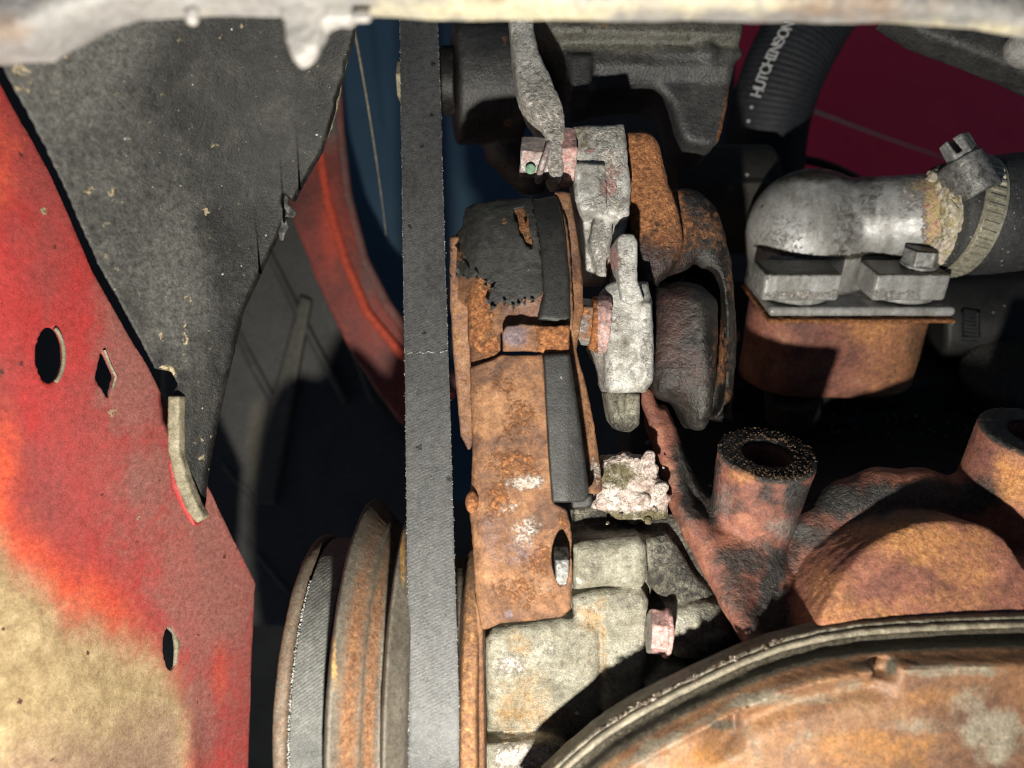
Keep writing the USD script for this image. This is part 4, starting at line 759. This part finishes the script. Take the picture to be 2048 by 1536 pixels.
# ---------------------------------------------------------------- gasket and rocker cover
GP = np.array([(1040, 1640), (1085, 1572), (1140, 1518), (1200, 1468), (1270, 1424), (1345, 1384), (1420, 1348), (1490, 1316), (1560, 1290), (1640, 1270), (1720, 1257), (1800, 1251), (1900, 1246), (2020, 1242), (2200, 1238)], float)
def offset(P, d):
    t = np.gradient(P, axis=0); t /= np.linalg.norm(t, axis=1, keepdims=True); return P + np.stack([-t[:, 1], t[:, 0]], 1) * d
def band(P, w0, w1, D0, D1, r, front=None):
    return ext([tuple(q) for q in np.vstack([offset(P, w0), offset(P, w1)[::-1]])], D0, D1, r, front=front)
T = thing('gasket', at(1500, 1310, 208), 'grey rubber gasket seam curving between cylinder head and rusty rocker cover', 'gasket')
solid('outer_bead', band(GP, -9, 1, 208, 216, 1.0), m_gasket, T, .5, noise=[(.2, 3, 3)], mask=lambda x, y, v: (.42 + 0 * x,))
def light_skirt(w0, w1, Ds):
    return uni(*[ext(np.array([at(*q, D + 4)[:2] for q in np.vstack([offset(GP, w0), offset(GP, w1)[::-1]])]), D, D + 9, .5) for D in Ds])  # hidden stepped backing, added to stop torch light leaking past the beads
solid('gasket_body', uni(band(GP, -5, 16, 210.5, 216, 1.0), light_skirt(0, 18, range(216, 250, 7))), m_gasket, T, .7, mask=lambda x, y, v: (1. + 0 * x,))
solid('inner_bead', band(GP, 3.5, 17, 206, 216, 1.1), m_gasket, T, .5, noise=[(.2, 3, 3)], mask=lambda x, y, v: (.05 + 0 * x,))
oil = []
for k in range(70):
    t = rg.uniform(3, 8.2); q = np.array([np.interp(t, np.arange(len(GP)), GP[:, a]) for a in (0, 1)]) + rg.normal(0, 2.5, 2) + [-3, -7]
    m = trimesh.creation.icosphere(1, 1.); oil.append((np.array(m.vertices) * rg.uniform(.25, .7) * [1.3, 1, .6] + at(*q, 207.4), np.array(m.faces)))
m_oil = M('oil_beads', [(0., (.03, .02, .015)), (1., (.06, .045, .03))], .3, bump=(), rough=(.05, .12), spec=.6)
obj('oil_bead', join(oil), m_oil, T, kind='stuff')
T = thing('rocker_cover', at(1750, 1450, 200), 'rusty pressed steel rocker cover with clip recesses filling the lower right corner', 'engine cover')
flange = uni(band(GP, 14, 64, 210, 217, 1.0), light_skirt(18, 70, range(216, 240, 7)))
domeP = [tuple(q) for q in offset(GP, 60)] + [(2200, 1700), (1000, 1700)]
def fdome(X, Y):
    px, py = 1024 + FPX * X / 200, 768 - FPX * Y / 200
    lx = 1040 + 0 * px
    yc = np.interp(px, GP[:, 0], GP[:, 1]); t = np.interp(px, GP[:, 0], np.gradient(GP[:, 1], GP[:, 0])); d = (py - yc) / np.sqrt(1 + t * t)
    D = 204 - 5.5 * sstep(d, 58, 92) - 2.0 * sstep(d, 180, 330)
    chan = 3.4 * np.exp(-((d - 122) / 20.) ** 2) * sstep(px, 1462, 1500) * sstep(px, 1800, 1740)
    p1 = 6. * sstep(px, 1375, 1478) * sstep(px, 1490, 1482) * sstep(d, 84, 100) * sstep(d, 172, 140)
    p2 = 6. * sstep(px, 1735, 1765) * sstep(px, 1800, 1776) * sstep(d, 66, 76) * sstep(d, 112, 92)
    step_ = 2.0 * sstep(px, 1478, 1486) * sstep(d, 170, 140) * sstep(d, 96, 106) * sstep(px, 1780, 1740)
    return D + chan + p1 + p2 - step_ * 0 - 2.2 * np.exp(-((d - 80) / 9.) ** 2)
dome_s = ext(domeP, 200, 230, 1.2, front=fdome)
def rcm(x, y, v):
    yc = np.interp(x, GP[:, 0], GP[:, 1]); t = np.interp(x, GP[:, 0], np.gradient(GP[:, 1], GP[:, 0])); d = (y - yc) / np.sqrt(1 + t * t)
    grey = blob(x, y, [(1560, 1400, 90, 14, .62), (1900, 1340, 110, 14, .65), (1990, 1470, 60, 60, .72), (1320, 1490, 60, 20, .5), (1820, 1450, 60, 24, .45), (1700, 1370, 30, 16, .5), (1300, 1520, 50, 30, .5), (1650, 1490, 60, 40, .42), (1490, 1490, 40, 40, .4), (1930, 1400, 60, 30, .5)], .5) + .5 * np.exp(-((d - 78) / 9) ** 2) * sstep(x, 1800, 1500)
    o = blob(x, y, [(1400, 1530, 90, 50, .55), (1750, 1500, 130, 40, .62), (1550, 1450, 60, 40, .35), (1850, 1400, 80, 20, .4)], .5)
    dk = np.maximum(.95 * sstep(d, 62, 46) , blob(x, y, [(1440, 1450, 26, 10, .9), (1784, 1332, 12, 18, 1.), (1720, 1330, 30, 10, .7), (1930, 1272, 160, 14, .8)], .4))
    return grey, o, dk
solid('cover_pressing', uni(flange, dome_s, k=2), m_cover, T, .75, noise=[(.3, 12, 3), (.12, 2, 3)], mask=rcm)
# ---------------------------------------------------------------- thermostat housing: elbow, flange, pedestal
T = thing('thermostat_housing', at(1690, 560, 310), 'grey aluminium thermostat elbow with two bolt lugs on a rusty pedestal', 'thermostat housing')
e0 = at(1622, 474, 330)
elbow = uni(ball(e0 + [0, 1, 0], (27.6, 28.2, 24)), cyl(e0 - EU * 26, e0 + [0, 0, 0], 24.5, 2), cyl(at(1715, 440, 324), at(1896, 440, 307), 17.6, 1.0, rb=18.6), cyl(at(1722, 540, 330) - EU * 8, at(1722, 500, 330), 13, 2), ball(at(1716, 450, 328), (18, 19.4, 19)), k=3.0)
fl0 = at(1688, 592, 322)
flg = obox(fl0 + EU * .6, (37.5, 1.9, 19.5), 1.6)
def lugS(px, hx): return obox(at(px, 560, 303) , (hx, 5.6, 8.8), 1.2), cyl(at(px, 560, 312) - EU * 5.6, at(px, 560, 312) + EU * 5.6, hx - .6, 1.0)
lugs = uni(*lugS(1590, 15.0), *lugS(1803, 14.4), k=.6)
def elm(x, y, v):
    lugtop_shade = np.clip(((v - at(1590, 560, 303)) @ EU - 4.6) / .8, 0, 1) * ((v - at(1590, 560, 303)) @ EU < 7.) * (y > 490)  # shade on the upward lug faces, painted into the colour
    return blob(x, y, [(1830, 385, 30, 40, .5), (1560, 470, 50, 60, .3), (1600, 590, 90, 10, .6), (1780, 590, 60, 12, .55), (1520, 560, 20, 40, .3)], .6), blob(x, y, [(1868, 420, 22, 80, .8), (1885, 470, 16, 60, .7), (1850, 370, 26, 16, .6)], .5), np.maximum(lugtop_shade * 1.1, blob(x, y, [(1700, 460, 30, 60, .5), (1740, 400, 26, 40, .55), (1680, 500, 16, 30, .55), (1770, 440, 14, 60, .3), (1640, 350, 120, 14, .8)], .5))
solid('elbow', uni(uni(elbow, flg, k=2.5), lugs, k=.8), m_elbow, T, .8, noise=[(.22, 7, 3), (.14, 1.8, 3)], mask=elm)
solid('gasket_edge', obox(fl0 - EU * 3.0, (38, .8, 20.6), .5), m_guard, T, .7, noise=[(.3, 3, 3)], mask=lambda x, y, v: (.7 + 0 * x,))
ped = uni(cyl(fl0 - EU * 40 - EF * 3 - EX * 17, fl0 - EU * 4 - EF * 3 - EX * 17, 20.8, 2), cyl(fl0 - EU * 40 - EF * 3 + EX * 17, fl0 - EU * 4 - EF * 3 + EX * 17, 20.8, 2), obox(fl0 - EU * 22 - EF * 3, (17, 18, 20.8), 1), k=1)
solid('pedestal', ped, m_iron, T, 1., noise=[(.35, 8, 3), (.25, 2.2, 3)], mask=lambda x, y, v: (blob(x, y, [(1830, 690, 22, 40, .7), (1540, 610, 40, 16, .5)], .5), sstep(x, 1640, 1800) * .45 + blob(x, y, [(1730, 650, 50, 40, .35), (1720, 615, 120, 8, .3)]), blob(x, y, [(1590, 615, 60, 8, .4)])), label='rusty iron pedestal under the elbow')
T = thing('hex_bolt', at(1845, 505, 300), 'grey hex bolt standing on the right lug of the thermostat elbow', 'bolt')
bb = at(1842, 514, 300)
solid('bolt_head', uni(prism(bb - EU * 3, bb + EU * 4.2, 6.0, 6, .5, .3), cyl(bb - EU * 4, bb - EU * 2.2, 7.2, .4)), m_steel, T, .45, noise=[(.2, 2, 3)], mask=lambda x, y, v: (0 * x, .1 + 0 * x, np.clip(((v - bb) @ EU - 3.2) / .8, 0, 1) * 1.2))  # last mask paints the top of the head dark, as shade
# coolant hose and worm-drive clamp on the right
T = thing('coolant_hose', at(1990, 440, 303), 'speckled black rubber coolant hose pushed onto the elbow at the right edge', 'hose')
hp = spline([at(1868, 436, 303), at(1930, 434, 304), at(2010, 428, 305), at(2120, 410, 307), at(2260, 380, 310)], 40)
hr = np.interp(np.linspace(0, 1, 40), [0, .02, .08, .2, 1], [19.6, 21.0, 21.6, 23.4, 23.6])
obj('hose_wall', tube(hp, hr, 72), m_hose, T, noise=[(.35, 6, 3), (.3, 1.6, 3)])
def crust(X, Y, Z):
    Xb, Yb, Zb = np.broadcast_arrays(X, Y, Z); p = np.stack([Xb, Yb, Zb], -1)
    c0 = at(1866, 438, 304); n = meshkit.fbm(p / 5., 3, 21) - .5; n2 = meshkit.fbm(p / 1.6, 2, 22) - .5
    q = np.hypot(Yb - c0[1], Zb - c0[2]) - 18.3 - 3.4 * n - 1.4 * n2
    return np.maximum(q, np.abs(Xb - c0[0] - 4.0 * n) - 3.6 - 3. * n2)
c0 = at(1866, 438, 304)
solid('dried_coolant', S(crust, c0 - [9, 22, -2], c0 + [9, 22, 22]), M('dried_coolant', [(0., (.12, .105, .06)), (.3, (.36, .3, .15)), (.6, (.5, .46, .38)), (1., (.55, .36, .32))], .22, bump=((1., .5),), rough=(.7, .9)), T, .5, label='yellowish dried coolant crust at the hose end')
T = thing('hose_clamp', at(1940, 440, 300), 'steel worm-drive hose clamp with slotted band on the coolant hose', 'hose clamp')
cc = at(1921, 432, 303.5); ca = np.array([.985, -.17, 0.02]); ca /= np.linalg.norm(ca)
u1 = np.cross(ca, [0, 0, 1.]); u1 /= np.linalg.norm(u1); u2 = np.cross(ca, u1)
an = np.linspace(0, 2 * math.pi, 161)[:-1]; RB = 23.6
def ringband(x0, x1, r0, r1, n=160):
    a = np.arange(n) * 2 * math.pi / n; pr = [(x0, r0), (x0, r1), (x1, r1), (x1, r0)]; v = []
    for (x, r) in pr:
        for t in a: v.append(cc + ca * x + r * (math.cos(t) * u1 + math.sin(t) * u2))
    v = np.array(v); F = []
    for i in range(4):
        i2 = (i + 1) % 4
        for j in range(n):
            j2 = (j + 1) % n; F += [(i * n + j, i2 * n + j, i2 * n + j2), (i * n + j, i2 * n + j2, i * n + j2)]
    return v, np.array(F)
mb = trimesh.Trimesh(*ringband(-4.3, 4.3, RB - .5, RB), process=False); mb.fix_normals()
obj('clamp_band', (np.array(mb.vertices), np.array(mb.faces)), m_band, T, smooth=False)
for k in range(46):
    t = 2 * math.pi * k / 46; o = cc + RB * (math.cos(t) * u1 + math.sin(t) * u2)
    if o[2] < cc[2] - 4: continue
    rr = math.cos(t) * u1 + math.sin(t) * u2; tg = -math.sin(t) * u1 + math.cos(t) * u2; v = []
    for x in (-2.9, 2.9):
        for (w, h) in ((-1.15, -.2), (-.55, .75), (.55, .75), (1.15, -.2)): v.append(o + (ca * .96 + tg * .12) * x + tg * w + rr * h)
    obj('band_ridge', (np.array(v), np.array([[0, 1, 5], [0, 5, 4], [1, 2, 6], [1, 6, 5], [2, 3, 7], [2, 7, 6], [3, 0, 4], [3, 4, 7], [0, 2, 1], [0, 3, 2], [4, 5, 6], [4, 6, 7]])), m_band, T, smooth=False)
w0, w1 = at(1912, 288, 284), at(1968, 385, 281)
wd = (w1 - w0) / np.linalg.norm(w1 - w0)
solid('screw_housing', uni(cyl(w0 + wd * 6, w1, 6.6, .8), obox((w0 + wd * 12) - [0, 0, 5], (7, 6, 5), 1.5, (np.cross(wd, [0, 0, 1.]), wd, [0, 0, 1.])), k=1) - cyl(w1 - wd * 2, w1 + wd * 3, 4.6, .2), m_steel, T, .5, noise=[(.15, 3, 2)], mask=lambda x, y, v: (0 * x, 0 * x, .42 + 0 * x))
solid('screw_head', prism(w0 - wd * 2, w0 + wd * 7, 4.8, 6, .6) - obox(w0 - wd * 2, (6, .9, 6), .1, (np.cross(wd, [0, 0, 1.]), np.array([.5, .5, .7]), wd)), m_steel, T, .4, noise=[(.15, 2, 2)], mask=lambda x, y, v: (0 * x, 0 * x, .25 + 0 * x))
solid('hose_lip', cyl(at(1850, 350, 318), at(1892, 352, 318), 13, 3), m_rubber, T, .8) if False else None
# ---------------------------------------------------------------- ribbed hose with moulded lettering
T = thing('ribbed_hose', at(1570, 150, 380), 'black ribbed hose with moulded white lettering, in front of the maroon panel', 'hose')
hc = spline([at(1720, -110, 392), at(1655, -10, 386), at(1588, 100, 384), at(1545, 210, 390), at(1528, 320, 402), at(1530, 430, 420)], 420)
al = np.r_[0, np.cumsum(np.linalg.norm(np.diff(hc, axis=0), axis=1))]
hv, hf = tube(hc, 20.5 + .13 * np.sin(al / 2.3 * 2 * math.pi), 80)
obj('hose_wall', (hv, hf), m_darkhose, T, noise=[(.2, 9, 2)])
word = 'HUTCHINSON'; q0, q1 = np.array([1512., 192.]), np.array([1581., 42.])
tw = 0.
glyphs = [meshkit.text_mesh(ch, 1.0, depth=.06, bold=True) for ch in word]; wid = [max(m_.bounds[1, 0], .3) for m_ in glyphs]
tot = sum(wid) + .34 * len(word); pos = 0.
hpx, hpy = project(hv)
def surf(px, py):
    near = np.hypot(hpx - px, hpy - py) < 9; return (-hv[near, 2]).min()
size = 5.0
for ch, m_, w_ in zip(word, glyphs, wid):
    t = (pos + w_ / 2) / tot; pos += w_ + .34
    c_ = q0 + (q1 - q0) * t + np.array([-10 * math.sin(t * math.pi) * .6, 0]); D = surf(*c_) - .2
    dirp = at(*(q0 + (q1 - q0) * min(t + .05, 1)), D) - at(*(q0 + (q1 - q0) * max(t - .05, 0)), D); dirp /= np.linalg.norm(dirp); upv = np.array([-dirp[1], dirp[0], 0]); upv /= np.linalg.norm(upv)
    ctr = at(*c_, D); tilt = np.array([-.45, -.1, 1.]); tilt -= dirp * (tilt @ dirp); tilt /= np.linalg.norm(tilt); upv = np.cross(tilt, dirp)
    vv = np.array(m_.vertices); vv = (vv[:, :1] - w_ / 2) * size * dirp + (vv[:, 1:2] - .5) * size * upv + (vv[:, 2:] * size) * tilt + ctr
    obj('letter', (vv, np.array(m_.faces)), m_letters, T, smooth=False)
for (x, y) in ((1503, 214), (1497, 242)): solid('moulded_dot', ball(at(x, y, surf(x, y) + .3), .95), m_letters, T, .3)
# thin cable and dark block behind
obj('cable', tube(spline([at(1500, 335, 420), at(1580, 318, 416), at(1640, 326, 414), at(1690, 346, 412), at(1740, 372, 412)], 30), 2.4, 12), m_rubber, label='thin black cable passing behind the top of the elbow', cat='cable')
T = thing('engine_block', at(1750, 800, 360), 'dark sooty engine block deck in deep shade behind the bosses, with an added unseen slab blocking torch light', 'engine block')
solid('deck_with_blocker', uni(ext([(1250, 560), (2200, 560), (2200, 1300), (1250, 1300)], 392, 420, 4), obox(at(1800, 930, 330), (95, 3, 40), 2), obox(at(1800, 830, 372), (95, 26, 14), 4), ext([(1640, 410), (2400, 400), (2400, 760), (1640, 760)], 388, 404, 3), k=4), m_dark, T, 2.2, noise=[(.8, 12, 3)])  # last slab is added, unseen, to keep torch light off the maroon panel
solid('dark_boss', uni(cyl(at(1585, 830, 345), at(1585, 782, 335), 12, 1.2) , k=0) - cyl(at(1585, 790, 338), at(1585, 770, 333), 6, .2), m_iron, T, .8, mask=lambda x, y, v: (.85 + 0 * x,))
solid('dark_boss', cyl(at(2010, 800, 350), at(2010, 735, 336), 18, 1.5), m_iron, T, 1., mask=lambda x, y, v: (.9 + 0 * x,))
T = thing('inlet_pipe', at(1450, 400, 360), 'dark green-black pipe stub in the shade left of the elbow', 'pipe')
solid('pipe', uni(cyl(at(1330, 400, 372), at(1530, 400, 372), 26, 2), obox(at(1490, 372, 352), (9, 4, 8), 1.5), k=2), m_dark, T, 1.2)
T = thing('heater_hose', at(1960, 640, 360), 'dark hose with a small slotted clamp in the shade below the coolant hose', 'hose')
obj('hose_wall', tube(spline([at(1860, 650, 372), at(1950, 645, 368), at(2060, 640, 366), at(2180, 636, 366)], 24), 23, 40), m_rubber, T)
solid('small_clamp', uni(*[cyl(at(1922 + 34 * t, 625, 343.2), at(1922 + 34 * t, 682, 343.2), .5, .2) for t in (0, 1)], *[cyl(at(1922, 625 + k * 8, 343.2), at(1956, 627 + k * 8, 343.2), .45, .2) for k in range(8)]), m_darkhose, T, .4)
gr = []
for k in range(90):
    p = at(rg.uniform(1640, 2000), rg.normal(850, 22), 330); p[2] = -342 + rg.uniform(0, 3); m = trimesh.creation.icosphere(0, 1.); gr.append((np.array(m.vertices) * rg.uniform(.2, .5) + p, np.array(m.faces)))
obj('grit', join(gr), m_grit, smooth=False, kind='stuff', label='pale grit sprinkled on the dark engine block deck', cat='grit')
print('triangles', TRI[0])
